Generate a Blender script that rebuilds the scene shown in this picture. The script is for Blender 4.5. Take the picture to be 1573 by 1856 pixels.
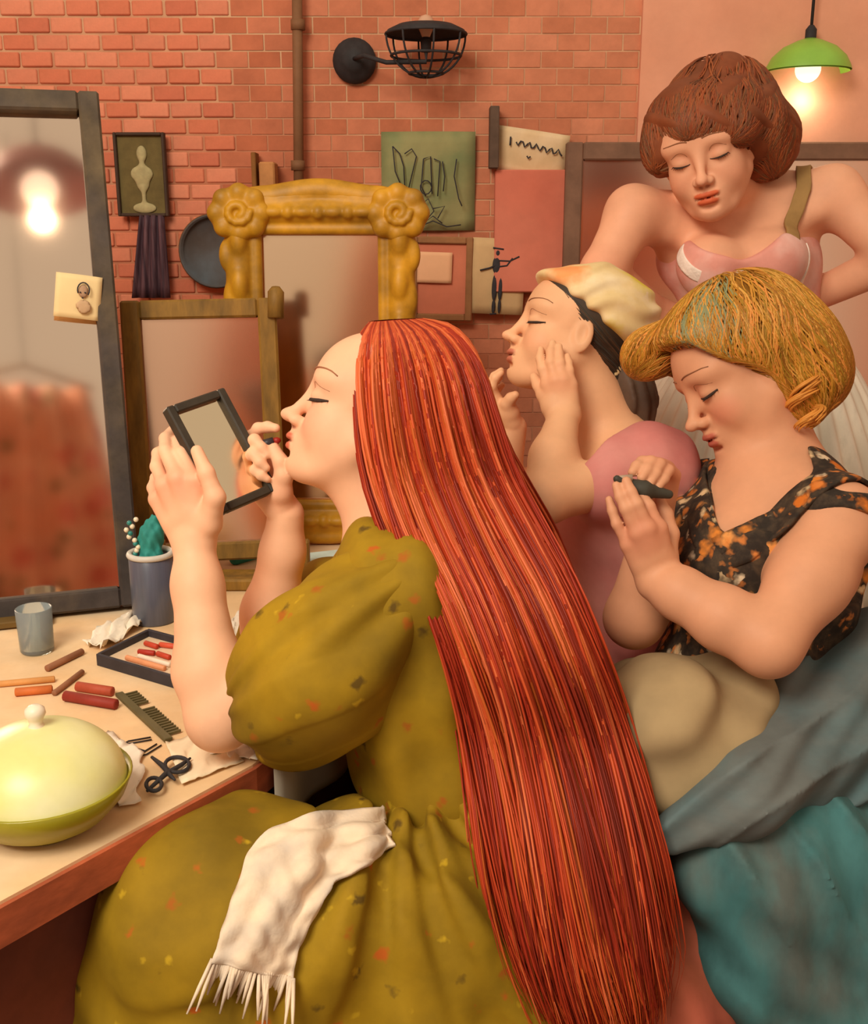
import bpy, math, random
import numpy as np
from mathutils import Vector, Matrix

for o in list(bpy.data.objects):
    bpy.data.objects.remove(o, do_unlink=True)
scene = bpy.context.scene
COL = scene.collection
random.seed(7)
rng = np.random.default_rng(7)

# ------------------------------------------------------------------ camera
W, H, FOC = 1573.0, 1856.0, 1984.0
PITCH = math.radians(15.0)
CAMZ = 1.45
cam_d = bpy.data.cameras.new('camera')
cam = bpy.data.objects.new('camera', cam_d)
COL.objects.link(cam)
cam.location = (0, 0, CAMZ)
cam.rotation_euler = (math.pi / 2 - PITCH, 0, 0)
cam_d.sensor_fit = 'VERTICAL'
cam_d.sensor_height = 24.0
cam_d.lens = 24.0 * FOC / H
cam_d.clip_start = 0.05
scene.camera = cam
#ZOOM#

# ------------------------------------------------------------------ light
world = bpy.data.worlds.new('world')
scene.world = world
world.use_nodes = True
wb = world.node_tree.nodes['Background']
wb.inputs[0].default_value = (1.0, 0.84, 0.64, 1)
wb.inputs[1].default_value = 0.62

def area_light(name, loc, target, size, energy, color):
    l = bpy.data.lights.new(name, 'AREA')
    l.energy = energy; l.size = size; l.color = color; l.shape = 'SQUARE'
    o = bpy.data.objects.new(name, l)
    COL.objects.link(o)
    o.location = loc
    o.rotation_euler = (Vector(target) - Vector(loc)).to_track_quat('-Z', 'Y').to_euler()
    return o
area_light('key_light', (-1.1, -0.5, 3.1), (0.15, 1.7, 0.9), 1.3, 92.0, (1.0, 0.92, 0.78))  # added soft key light from the upper left, no window stands there

vs = scene.view_settings
vs.view_transform = 'Standard'
vs.look = 'None'
vs.exposure = 0.0
vs.gamma = 1.0
vs.use_curve_mapping = False

# ------------------------------------------------------------------ helpers
CP = np.array([0, 0, CAMZ])
FV = np.array([0, math.cos(PITCH), -math.sin(PITCH)])
RV = np.array([1.0, 0, 0])
UV = np.array([0, math.sin(PITCH), math.cos(PITCH)])

def U(px, py, d):
    """a place given by where it is seen in the picture and how far away it stands"""
    return CP + d * (FV + RV * (px - W / 2) / FOC + UV * (H / 2 - py) / FOC)
def Uy(px, py, y):
    v = FV + RV * (px - W / 2) / FOC + UV * (H / 2 - py) / FOC
    return CP + v * (y / v[1])
def Uz(px, py, z):
    v = FV + RV * (px - W / 2) / FOC + UV * (H / 2 - py) / FOC
    return CP + v * ((z - CAMZ) / v[2])
def camv(r, u, a):
    v = RV * r + UV * u + FV * a
    return v / np.linalg.norm(v)
def nrm(v):
    v = np.asarray(v, float)
    return v / np.linalg.norm(v)

def s2l(c):
    c = np.asarray(c, float) / 255.0
    return np.where(c <= 0.04045, c / 12.92, ((c + 0.055) / 1.055) ** 2.4)

def mat(name, rgb, rough=0.75, var=0.16, scale=9.0, attr=False, spec=0.25, metal=0.0, bump=0.0,
        bscale=60.0, tint=None, tscale=4.0, tamt=0.5, sss=0.0, stretch=None):
    m = bpy.data.materials.new(name)
    m.use_nodes = True
    nt = m.node_tree; N = nt.nodes; L = nt.links
    b = N['Principled BSDF']
    b.inputs['Roughness'].default_value = rough
    b.inputs['Specular IOR Level'].default_value = spec
    b.inputs['Metallic'].default_value = metal
    if sss:
        b.inputs['Subsurface Weight'].default_value = sss
        b.inputs['Subsurface Radius'].default_value = (0.012, 0.005, 0.003)
        b.inputs['Subsurface Scale'].default_value = 1.0
    tc = N.new('ShaderNodeTexCoord')
    co = tc.outputs['Object']
    if stretch:
        mp = N.new('ShaderNodeMapping'); mp.inputs['Scale'].default_value = stretch
        L.new(co, mp.inputs[0]); co = mp.outputs[0]
    if attr:
        a = N.new('ShaderNodeAttribute'); a.attribute_name = 'Col'
        col = a.outputs['Color']
    else:
        r = N.new('ShaderNodeRGB'); r.outputs[0].default_value = (*s2l(rgb), 1)
        col = r.outputs[0]
    if tint is not None:
        n2 = N.new('ShaderNodeTexNoise'); n2.inputs['Scale'].default_value = tscale; n2.inputs['Detail'].default_value = 4
        L.new(co, n2.inputs['Vector'])
        rp = N.new('ShaderNodeMapRange'); rp.inputs[1].default_value = 0.42; rp.inputs[2].default_value = 0.68
        rp.inputs[4].default_value = tamt
        L.new(n2.outputs['Fac'], rp.inputs[0])
        mx = N.new('ShaderNodeMixRGB'); L.new(rp.outputs[0], mx.inputs[0])
        L.new(col, mx.inputs[1]); mx.inputs[2].default_value = (*s2l(tint), 1)
        col = mx.outputs[0]
    if var:
        n = N.new('ShaderNodeTexNoise'); n.inputs['Scale'].default_value = scale; n.inputs['Detail'].default_value = 6
        n.inputs['Roughness'].default_value = 0.65
        L.new(co, n.inputs['Vector'])
        mr = N.new('ShaderNodeMapRange')
        mr.inputs[1].default_value = 0.3; mr.inputs[2].default_value = 0.7
        mr.inputs[3].default_value = 1 - var; mr.inputs[4].default_value = 1 + var
        L.new(n.outputs['Fac'], mr.inputs[0])
        mul = N.new('ShaderNodeVectorMath'); mul.operation = 'SCALE'
        L.new(col, mul.inputs[0]); L.new(mr.outputs[0], mul.inputs['Scale'])
        col = mul.outputs[0]
    L.new(col, b.inputs['Base Color'])
    if bump:
        nb = N.new('ShaderNodeTexNoise'); nb.inputs['Scale'].default_value = bscale; nb.inputs['Detail'].default_value = 3
        L.new(co, nb.inputs['Vector'])
        bp = N.new('ShaderNodeBump'); bp.inputs['Strength'].default_value = bump; bp.inputs['Distance'].default_value = 0.004
        L.new(nb.outputs['Fac'], bp.inputs['Height']); L.new(bp.outputs[0], b.inputs['Normal'])
    return m

def spots(m, layers, co_scale=1.0):
    """printed flecks over a cloth: layers of (cell scale, density, size, colours, seed)"""
    nt = m.node_tree; N = nt.nodes; L = nt.links
    b = N['Principled BSDF']
    col = b.inputs['Base Color'].links[0].from_socket
    tc = N.new('ShaderNodeTexCoord')
    nz = N.new('ShaderNodeTexNoise'); nz.inputs['Scale'].default_value = 70; L.new(tc.outputs['Object'], nz.inputs['Vector'])
    sc = N.new('ShaderNodeVectorMath'); sc.operation = 'SCALE'; sc.inputs['Scale'].default_value = 0.022
    L.new(nz.outputs['Color'], sc.inputs[0])
    ad = N.new('ShaderNodeVectorMath'); L.new(tc.outputs['Object'], ad.inputs[0]); L.new(sc.outputs[0], ad.inputs[1])
    for scale, dens, size, cols, off in layers:
        of = N.new('ShaderNodeVectorMath'); of.inputs[1].default_value = (off, off * 1.7, off * .6); L.new(ad.outputs[0], of.inputs[0])
        v = N.new('ShaderNodeTexVoronoi'); v.inputs['Scale'].default_value = scale
        L.new(of.outputs[0], v.inputs['Vector'])
        sep = N.new('ShaderNodeSeparateColor'); L.new(v.outputs['Color'], sep.inputs[0])
        lt = N.new('ShaderNodeMath'); lt.operation = 'LESS_THAN'; lt.inputs[1].default_value = dens; L.new(sep.outputs[0], lt.inputs[0])
        mr = N.new('ShaderNodeMapRange'); mr.inputs[1].default_value = size; mr.inputs[2].default_value = size * 0.45; mr.inputs[4].default_value = .85
        L.new(v.outputs['Distance'], mr.inputs[0])
        mu = N.new('ShaderNodeMath'); mu.operation = 'MULTIPLY'; L.new(lt.outputs[0], mu.inputs[0]); L.new(mr.outputs[0], mu.inputs[1])
        rp = N.new('ShaderNodeValToRGB'); rp.color_ramp.interpolation = 'CONSTANT'
        el = rp.color_ramp.elements
        for i, c in enumerate(cols):
            e = el[0] if i == 0 else (el[1] if i == 1 else el.new(0.5))
            e.position = i / len(cols); e.color = (*s2l(c), 1)
        if len(cols) == 1:
            el[1].color = el[0].color
        L.new(sep.outputs[1], rp.inputs[0])
        mx = N.new('ShaderNodeMixRGB'); L.new(mu.outputs[0], mx.inputs[0]); L.new(col, mx.inputs[1]); L.new(rp.outputs[0], mx.inputs[2])
        col = mx.outputs[0]
    L.new(col, b.inputs['Base Color'])
    return m

def mirror_mat(name, rgb, rough=0.06):
    m = bpy.data.materials.new(name); m.use_nodes = True
    b = m.node_tree.nodes['Principled BSDF']
    b.inputs['Base Color'].default_value = (*s2l(rgb), 1)
    b.inputs['Metallic'].default_value = 1.0
    b.inputs['Roughness'].default_value = rough
    return m

def emis_mat(name, rgb, strength):
    m = bpy.data.materials.new(name); m.use_nodes = True
    b = m.node_tree.nodes['Principled BSDF']
    b.inputs['Base Color'].default_value = (*s2l(rgb), 1)
    b.inputs['Emission Color'].default_value = (*s2l(rgb), 1)
    b.inputs['Emission Strength'].default_value = strength
    return m

def tag(o, label=None, cat=None, group=None, kind=None):
    if label: o['label'] = label
    if cat: o['category'] = cat
    if group: o['group'] = group
    if kind: o['kind'] = kind
    return o

def empty(name, loc, label, cat, group=None):
    o = bpy.data.objects.new(name, None)
    o.empty_display_size = 0.05
    COL.objects.link(o)
    o.location = loc
    return tag(o, label, cat, group)

def mesh_obj(name, V, F, m, parent=None, cols=None, smooth=True):
    """V (n,3) world coordinates, F list of faces or (m,4)/(m,3) array"""
    V = np.asarray(V, float)
    off = np.zeros(3)
    if parent is not None:
        off = np.array(parent['_w'], float) if '_w' in parent else np.array(parent.location)
        p = parent
        while p.parent is not None and '_w' not in parent:
            p = p.parent; off = off + np.array(p.location)
    me = bpy.data.meshes.new(name)
    if isinstance(F, np.ndarray):
        k = F.shape[1]
        me.vertices.add(len(V)); me.vertices.foreach_set('co', (V - off).astype(np.float32).ravel())
        me.loops.add(F.size); me.loops.foreach_set('vertex_index', F.astype(np.int32).ravel())
        me.polygons.add(len(F))
        me.polygons.foreach_set('loop_start', np.arange(0, F.size, k, dtype=np.int32))
        me.update(calc_edges=True)
    else:
        me.from_pydata([tuple(v) for v in (V - off)], [], [tuple(f) for f in F])
        me.update()
    if cols is not None:
        a = me.color_attributes.new('Col', 'FLOAT_COLOR', 'POINT')
        c = np.ones((len(V), 4), np.float32); c[:, :3] = cols
        a.data.foreach_set('color', c.ravel())
    me.polygons.foreach_set('use_smooth', np.full(len(me.polygons), smooth))
    me.materials.append(m)
    o = bpy.data.objects.new(name, me)
    COL.objects.link(o)
    if parent is not None:
        o.parent = parent
    return o

class MB:
    """collects boxes, tubes, lathes and sheets into one mesh (world coordinates)"""
    def __init__(s):
        s.v = []; s.f = []
    def add(s, V, F):
        n = len(s.v)
        s.v.extend([tuple(map(float, v)) for v in V]); s.f.extend([tuple(int(i) + n for i in f) for f in F])
        return s
    def box(s, c, ax, ay, az, bev=0.0):
        """box with centre and three half-axis vectors, edges chamfered by bev"""
        c = np.asarray(c, float); A = [np.asarray(a, float) for a in (ax, ay, az)]
        L = [np.linalg.norm(a) for a in A]
        if bev <= 0:
            V = [c + x * A[0] + y * A[1] + z * A[2] for x in (-1, 1) for y in (-1, 1) for z in (-1, 1)]
            return s.add(V, [(0, 1, 3, 2), (4, 6, 7, 5), (0, 4, 5, 1), (2, 3, 7, 6), (0, 2, 6, 4), (1, 5, 7, 3)])
        V = []; idx = {}
        for x in (-1, 1):
            for y in (-1, 1):
                for z in (-1, 1):
                    for k in range(3):
                        sg = [x, y, z]; f = [sg[i] * (1 if i == k else max(0.0, 1 - bev / L[i])) for i in range(3)]
                        idx[(x, y, z, k)] = len(V); V.append(c + f[0] * A[0] + f[1] * A[1] + f[2] * A[2])
        F = []
        for k in range(3):
            i, j = [q for q in range(3) if q != k]
            for sg in (-1, 1):
                q = []
                for (a, b) in ((-1, -1), (1, -1), (1, 1), (-1, 1)):
                    t = [0, 0, 0]; t[k] = sg; t[i] = a; t[j] = b
                    q.append(idx[(*t, k)])
                F.append(q if (sg > 0) == (k != 1) else q[::-1])
        for k in range(3):
            i, j = [q for q in range(3) if q != k]
            for a in (-1, 1):
                for b in (-1, 1):
                    t0 = [0, 0, 0]; t0[k] = -1; t0[i] = a; t0[j] = b
                    t1 = list(t0); t1[k] = 1
                    q = [idx[(*t0, i)], idx[(*t1, i)], idx[(*t1, j)], idx[(*t0, j)]]
                    if (a * b > 0) != (k == 1): q = q[::-1]
                    F.append(q)
        for x in (-1, 1):
            for y in (-1, 1):
                for z in (-1, 1):
                    q = [idx[(x, y, z, k)] for k in range(3)]
                    F.append(q if x * y * z > 0 else q[::-1])
        return s.add(V, F)
    def tube(s, pts, r, sides=8, closed=False):
        P = np.asarray(pts, float); n = len(P)
        rr = np.full(n, r) if np.isscalar(r) else np.asarray(r, float)
        T = np.gradient(P, axis=0) if not closed else np.roll(P, -1, 0) - np.roll(P, 1, 0)
        T /= np.linalg.norm(T, axis=1)[:, None] + 1e-12
        ref = np.array([0, 0, 1.0]) if abs(T[0][2]) < 0.8 else np.array([1.0, 0, 0])
        V = []; u = np.cross(T[0], ref); u /= np.linalg.norm(u)
        for i in range(n):
            u = u - T[i] * np.dot(u, T[i]); u /= np.linalg.norm(u) + 1e-12
            w = np.cross(T[i], u)
            for k in range(sides):
                a = 2 * math.pi * k / sides
                V.append(P[i] + rr[i] * (math.cos(a) * u + math.sin(a) * w))
        F = []
        for i in range(n if closed else n - 1):
            j = (i + 1) % n
            for k in range(sides):
                k2 = (k + 1) % sides
                F.append((i * sides + k, i * sides + k2, j * sides + k2, j * sides + k))
        if not closed:
            F.append(tuple(range(sides))[::-1]); F.append(tuple((n - 1) * sides + k for k in range(sides)))
        return s.add(V, F)
    def lathe(s, base, prof, axis=(0, 0, 1), sides=32):
        """profile of (radius, height) turned about axis from base"""
        ax = nrm(axis); ref = np.array([1.0, 0, 0]) if abs(ax[0]) < 0.8 else np.array([0, 1.0, 0])
        u = nrm(np.cross(ax, ref)); w = np.cross(ax, u); base = np.asarray(base, float)
        V = []; F = []
        for (r, h) in prof:
            for k in range(sides):
                a = 2 * math.pi * k / sides
                V.append(base + ax * h + max(r, 1e-5) * (math.cos(a) * u + math.sin(a) * w))
        for i in range(len(prof) - 1):
            for k in range(sides):
                k2 = (k + 1) % sides
                F.append((i * sides + k, i * sides + k2, (i + 1) * sides + k2, (i + 1) * sides + k))
        return s.add(V, F)
    def sheet(s, fn, nu, nv, thick=0.0015, nor=None):
        """closed thin sheet: fn(u,v) -> point for u,v in 0..1"""
        P = np.array([[fn(i / (nu - 1), j / (nv - 1)) for j in range(nv)] for i in range(nu)])
        du = np.gradient(P, axis=0); dv = np.gradient(P, axis=1)
        n = np.cross(du, dv); n /= np.linalg.norm(n, axis=2)[..., None] + 1e-12
        A = P + n * thick / 2; B = P - n * thick / 2
        V = list(A.reshape(-1, 3)) + list(B.reshape(-1, 3)); m = nu * nv; F = []
        for i in range(nu - 1):
            for j in range(nv - 1):
                a, b, c, d = i * nv + j, (i + 1) * nv + j, (i + 1) * nv + j + 1, i * nv + j + 1
                F.append((a, b, c, d)); F.append((m + d, m + c, m + b, m + a))
        rim = [(i, 0) for i in range(nu)] + [(nu - 1, j) for j in range(1, nv)] + [(i, nv - 1) for i in range(nu - 2, -1, -1)] + [(0, j) for j in range(nv - 2, 0, -1)]
        for q in range(len(rim)):
            a = rim[q][0] * nv + rim[q][1]; t = rim[(q + 1) % len(rim)]; b = t[0] * nv + t[1]
            F.append((b, a, m + a, m + b))
        return s.add(V, F)
    def build(s, name, m, parent=None, smooth=False):
        return mesh_obj(name, s.v, s.f, m, parent, smooth=smooth)

# ------------------------------------------------------------------ modelling with blended solids
def rc(a, r1, b=None, r2=None, k=0.02, op=1):
    a = np.asarray(a, float); b = a + [0, 0, 1e-4] if b is None else np.asarray(b, float)
    return ('rc', (a, b, r1, r1 if r2 is None else r2), op, k)
def el(c, r, R=None, k=0.02, op=1):
    return ('el', (np.asarray(c, float), np.asarray(r, float), np.eye(3) if R is None else np.asarray(R, float)), op, k)
def bx(c, r, R=None, k=0.02, op=1, rnd=0.004):
    return ('bx', (np.asarray(c, float), np.asarray(r, float), np.eye(3) if R is None else np.asarray(R, float), rnd), op, k)

def pd(p, P):
    t, a = p[0], p[1]
    if t == 'rc':
        A, B, r1, r2 = a
        ba = B - A; pa = P - A
        h = np.clip(pa @ ba / (ba @ ba), 0, 1)
        return np.linalg.norm(pa - h[:, None] * ba, axis=1) - (r1 + (r2 - r1) * h)
    if t == 'el':
        c, r, R = a
        q = (P - c) @ R.T
        k0 = np.linalg.norm(q / r, axis=1); k1 = np.linalg.norm(q / (r * r), axis=1)
        return k0 * (k0 - 1) / np.maximum(k1, 1e-9) * 1.0 + (k0 < 1e-6) * -r.min()
    c, r, R, rnd = a
    q = np.abs((P - c) @ R.T) - (r - rnd)
    return np.linalg.norm(np.maximum(q, 0), axis=1) + np.minimum(q.max(axis=1), 0) - rnd

def smin(a, b, k):
    if k <= 0: return np.minimum(a, b)
    h = np.maximum(k - np.abs(a - b), 0) / k
    return np.minimum(a, b) - h * h * k * 0.25

def sd_eval(groups, P, keep=None):
    """groups: list of (k, [prims]); keep: per prim flags"""
    tot = None; n = 0
    for gk, prims in groups:
        d = None
        for p in prims:
            use = keep is None or keep[n]
            n += 1
            if not use: continue
            v = pd(p, P)
            if p[2] > 0:
                d = v if d is None else smin(d, v, p[3])
            elif p[2] == 0:
                if d is not None: d = -smin(-d, -v, p[3])          # intersect
            elif d is not None:
                d = -smin(-d, v, p[3])                             # carve
        if d is None: continue
        tot = d if tot is None else smin(tot, d, gk)
    return np.full(len(P), 1.0) if tot is None else tot

EC = [(0, 1), (2, 3), (4, 5), (6, 7), (0, 2), (1, 3), (4, 6), (5, 7), (0, 4), (1, 5), (2, 6), (3, 7)]
CO = np.array([[i >> 2 & 1, i >> 1 & 1, i & 1] for i in range(8)])

def sd_mesh(groups, lo, hi, h, disp=None, proj=2):
    lo = np.asarray(lo, float); hi = np.asarray(hi, float)
    B = 10
    nb = np.maximum(1, np.ceil((hi - lo) / (h * B)).astype(int))
    n = nb * B + 1
    Fd = np.ones(n, np.float32)
    prims = [p for g in groups for p in g[1]]
    cen = np.stack(np.meshgrid(*[np.arange(nb[i]) for i in range(3)], indexing='ij'), -1).reshape(-1, 3)
    C = lo + (cen + 0.5) * B * h
    Rb = B * h * 0.5 * math.sqrt(3)
    dall = sd_eval(groups, C)
    D = np.stack([pd(p, C) for p in prims], 1)
    pk = np.array([p[3] for p in prims]); po = np.array([p[2] for p in prims])
    gk = np.concatenate([[g[0]] * len(g[1]) for g in groups])
    dm = 0.045 if disp else 0.0
    keeps = {}
    loc = np.stack(np.meshgrid(*[np.arange(B + 1)] * 3, indexing='ij'), -1).reshape(-1, 3) * h
    for bi in range(len(C)):
        i, j, k = cen[bi] * B
        if abs(dall[bi]) > Rb * 1.3 + 0.004 + dm:
            if dall[bi] < 0: Fd[i:i + B + 1, j:j + B + 1, k:k + B + 1] = -1
            continue
        keep = (D[bi] < abs(dall[bi]) * 1.1 + 2.2 * Rb + np.maximum(pk, gk) + .12 * pk.max() + .001) | (po == 0)
        keeps[bi] = keep
        P = lo + cen[bi] * B * h + loc
        d = sd_eval(groups, P, keep)
        if disp is not None: d = d + disp(P)
        Fd[i:i + B + 1, j:j + B + 1, k:k + B + 1] = d.reshape(B + 1, B + 1, B + 1)
    ins = Fd < 0
    cnt = np.zeros(n - 1, np.int8)
    for c in CO:
        cnt += ins[c[0]:n[0] - 1 + c[0], c[1]:n[1] - 1 + c[1], c[2]:n[2] - 1 + c[2]]
    act = np.argwhere((cnt > 0) & (cnt < 8))
    if len(act) == 0: return np.zeros((0, 3)), np.zeros((0, 4), int)
    vals = np.stack([Fd[act[:, 0] + c[0], act[:, 1] + c[1], act[:, 2] + c[2]] for c in CO], 1).astype(float)
    acc = np.zeros((len(act), 3)); num = np.zeros(len(act))
    for a, b in EC:
        va, vb = vals[:, a], vals[:, b]
        cr = (va < 0) != (vb < 0)
        t = np.where(cr, va / np.where(cr, va - vb, 1), 0)
        acc += np.where(cr[:, None], CO[a] + t[:, None] * (CO[b] - CO[a]), 0); num += cr
    V = lo + (act + acc / num[:, None]) * h
    idx = np.full(n - 1, -1, np.int32); idx[act[:, 0], act[:, 1], act[:, 2]] = np.arange(len(act))
    Fs = []
    for ax in range(3):
        s1 = [slice(None)] * 3; s2 = [slice(None)] * 3
        s1[ax] = slice(0, -1); s2[ax] = slice(1, None)
        e = np.argwhere(ins[tuple(s1)] != ins[tuple(s2)])
        o1, o2 = [q for q in range(3) if q != ax]
        e = e[(e[:, o1] > 0) & (e[:, o2] > 0) & (e[:, o1] < n[o1] - 1) & (e[:, o2] < n[o2] - 1)]
        def cell(a, b):
            q = e.copy(); q[:, o1] -= a; q[:, o2] -= b
            return idx[q[:, 0], q[:, 1], q[:, 2]]
        q = np.stack([cell(1, 1), cell(0, 1), cell(0, 0), cell(1, 0)], 1)
        sg = ins[e[:, 0], e[:, 1], e[:, 2]]
        if ax == 1: sg = ~sg
        q[~sg] = q[~sg][:, ::-1]
        Fs.append(q)
    Fq = np.concatenate(Fs); Fq = Fq[(Fq >= 0).all(1)]
    bid = ((act[:, 0] // B) * nb[1] + act[:, 1] // B) * nb[2] + act[:, 2] // B
    order = np.argsort(bid, kind='stable'); cuts = np.flatnonzero(np.diff(bid[order])) + 1
    e = h * 0.35; E = np.concatenate([np.zeros((1, 3)), np.eye(3) * e])
    for ids in np.split(order, cuts):
        keep = keeps.get(int(bid[ids[0]]))
        if keep is None: continue
        P = V[ids]
        for _ in range(proj):
            Q = (P[None] + E[:, None]).reshape(-1, 3)
            d = sd_eval(groups, Q, keep)
            if disp is not None: d = d + disp(Q)
            d = d.reshape(4, -1); g = (d[1:] - d[0]).T
            g /= np.linalg.norm(g, axis=1)[:, None] + 1e-9
            P = P - np.clip(d[0], -h, h)[:, None] * g * 0.8
        V[ids] = P
    return V, Fq

def sd_grad(fn, P, e):
    d = fn(P)
    g = np.stack([fn(P + np.eye(3)[i] * e) - d for i in range(3)], 1)
    g /= np.linalg.norm(g, axis=1)[:, None] + 1e-9
    return d, g

def bounds(groups, pad):
    lo = np.full(3, 1e9); hi = -lo
    for _, ps in groups:
        for p in ps:
            if p[2] <= 0: continue
            if p[0] == 'rc':
                for c, r in ((p[1][0], p[1][2]), (p[1][1], p[1][3])):
                    lo = np.minimum(lo, c - r); hi = np.maximum(hi, c + r)
            else:
                e = np.abs(np.asarray(p[1][2]).T) @ p[1][1]
                lo = np.minimum(lo, p[1][0] - e); hi = np.maximum(hi, p[1][0] + e)
    return lo - pad, hi + pad

def solid(name, groups, m, parent=None, h=0.004, disp=None, fine=(), colfn=None, clip=None):
    """one continuous mesh; fine = boxes (lo, hi, step) that are meshed more finely"""
    lo, hi = bounds(groups, 0.035)
    if clip is not None: lo = np.maximum(lo, clip[0]); hi = np.minimum(hi, clip[1])
    V, F = sd_mesh(groups, lo, hi, h, disp)
    Vs, Fs, n = [], [], 0
    if len(fine):
        c = V[F].mean(1); kill = np.zeros(len(F), bool)
        for a, b, s in fine:
            kill |= ((c > np.asarray(a) + h * 1.5) & (c < np.asarray(b) - h * 1.5)).all(1)
        F = F[~kill]
    Vs.append(V); Fs.append(F); n = len(V)
    for q, (a, b, s) in enumerate(fine):
        v, f = sd_mesh(groups, a, b, s, disp)
        c = v[f].mean(1); keep = ((c > np.asarray(a) + s) & (c < np.asarray(b) - s)).all(1)
        for a2, b2, s2 in fine[:q]:
            keep &= ~((c > np.asarray(a2) + s) & (c < np.asarray(b2) - s)).all(1)
        Vs.append(v); Fs.append(f[keep] + n); n += len(v)
    V = np.concatenate(Vs); F = np.concatenate(Fs)
    used = np.zeros(len(V), bool); used[F.ravel()] = True
    re = np.cumsum(used) - 1
    V = V[used]; F = re[F]
    return mesh_obj(name, V, F, m, parent, cols=None if colfn is None else colfn(V))

def strands(paths, rad, sides=4):
    """(N,T,3) paths -> tube mesh arrays"""
    N, T, _ = paths.shape
    tan = np.gradient(paths, axis=1); tan /= np.linalg.norm(tan, axis=2)[..., None] + 1e-9
    ref = np.array([0.31, 0.87, 0.38]); u = np.cross(tan, ref); u /= np.linalg.norm(u, axis=2)[..., None] + 1e-9
    w = np.cross(tan, u)
    rad = np.broadcast_to(rad, (N, T))
    a = np.arange(sides) * 2 * np.pi / sides
    V = paths[:, :, None, :] + rad[:, :, None, None] * (np.cos(a)[None, None, :, None] * u[:, :, None] + np.sin(a)[None, None, :, None] * w[:, :, None])
    base = np.arange(N)[:, None, None] * T * sides + np.arange(T - 1)[None, :, None] * sides
    k = np.arange(sides)[None, None, :]; k2 = (k + 1) % sides
    F = np.stack([base + k, base + k2, base + sides + k2, base + sides + k], -1).reshape(-1, 4)
    return V.reshape(-1, 3), F

def trace(groups, seeds, flow, steps, step, off=0.002, wave=0.0, freq=60):
    fn = lambda Q: sd_eval(groups, Q)
    P = seeds.copy(); out = []
    ph = rng.normal(0, .45, len(P)) + 40 * P[:, 2]
    for i in range(steps):
        d, g = sd_grad(fn, P, 0.002)
        P = P - (d - off)[:, None] * g
        out.append(P.copy())
        v = flow(P); v = v - g * (v * g).sum(1)[:, None]; v /= np.linalg.norm(v, axis=1)[:, None] + 1e-6
        if wave:
            sd = np.cross(v, g); v = v + sd * (wave * np.sin(freq * i * step + ph))[:, None]
        P = P + v * step
    return np.stack(out, 1)

# ================================================================== the setting
WY = 3.0
M_MORTAR = mat('mortar', (190, 122, 90), 0.95, 0.12, 14, tint=(222, 190, 148), tscale=2.2, tamt=0.7, bump=0.3)
wall_back = MB().box((0.2, WY + 0.06, 1.4), (2.6, 0, 0), (0, 0.06, 0), (0, 0, 1.4)).build('wall_back', M_MORTAR)
tag(wall_back, 'brick back wall of the dressing room, painted terracotta', kind='structure')
BRC = [(222, 132, 98), (214, 124, 90), (230, 146, 112), (206, 118, 88), (218, 136, 104)]
BM = [mat('brick_%d' % i, c, 0.9, 0.14, 16, bump=0.5, bscale=40, tint=(180, 92, 70), tscale=7, tamt=0.4) for i, c in enumerate(BRC)]
CH, BL, GAP = 0.0405, 0.083, 0.006
def brick_mesh(m):
    q = MB().box((0, 0, 0), (BL / 2 - GAP / 2, 0, 0), (0, 0.010, 0), (0, 0, CH / 2 - GAP / 2), 0.0025)
    me = bpy.data.meshes.new('brick'); me.from_pydata(q.v, [], q.f); me.update(); me.materials.append(m)
    return me
BME = [brick_mesh(m) for m in BM]
rest = MB(); rcol = []
x_l, x_m = Uy(-40, 300, WY)[0], Uy(415, 300, WY)[0]
z_lo, z_hi = Uy(0, 560, WY)[2], Uy(0, -25, WY)[2]
nrow = int(2.7 / CH)
for r in range(nrow):
    z = 0.02 + r * CH
    for c in range(-2, 60):
        x = -2.3 + c * BL + (r % 2) * BL / 2
        if x > Uy(1165, 300, WY)[0]: break
        near = x_l < x < x_m and z_lo < z < z_hi
        if near:
            o = bpy.data.objects.new('brick', random.choice(BME)); COL.objects.link(o)
            o.parent = wall_back
            o.location = (x + random.uniform(-.001, .001), WY + 0.0045 + random.uniform(-.0022, .002), z)
            o.rotation_euler = (0, random.uniform(-.012, .012), random.uniform(-.01, .01))
        elif z > 0.55:
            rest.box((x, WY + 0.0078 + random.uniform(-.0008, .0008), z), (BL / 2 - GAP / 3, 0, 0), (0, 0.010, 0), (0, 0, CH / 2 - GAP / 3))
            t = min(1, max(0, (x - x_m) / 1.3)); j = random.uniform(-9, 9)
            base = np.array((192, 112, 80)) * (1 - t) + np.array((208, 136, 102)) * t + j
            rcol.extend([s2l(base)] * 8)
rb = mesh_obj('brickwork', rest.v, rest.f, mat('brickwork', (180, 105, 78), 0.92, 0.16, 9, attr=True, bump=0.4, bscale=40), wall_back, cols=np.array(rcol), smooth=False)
rb['kind'] = 'stuff'
PX = Uy(1150, 300, WY)[0]
wp = MB().box(((PX + 2.6) / 2, WY - 0.004, 1.4), ((2.6 - PX) / 2, 0, 0), (0, 0.018, 0), (0, 0, 1.4)).build('wall_back_plaster', mat('pink_plaster', (226, 158, 126), 0.9, 0.08, 6, tint=(236, 182, 152), tscale=2.0, tamt=.6, bump=.15))
tag(wp, 'pale pink plastered stretch of the back wall', kind='structure')
fl = MB().box((0.2, 1.0, -0.03), (2.7, 0, 0), (0, 2.2, 0), (0, 0, 0.03)).build('floor', mat('dark_floor', (96, 56, 38), 0.8, 0.25, 7))
tag(fl, 'dark brown floor', kind='structure')
wl = MB().box((-2.35, 1.0, 1.4), (0.05, 0, 0), (0, 2.2, 0), (0, 0, 1.4)).build('wall_left', mat('left_plaster', (196, 120, 92), 0.9, 0.12, 5))
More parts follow.
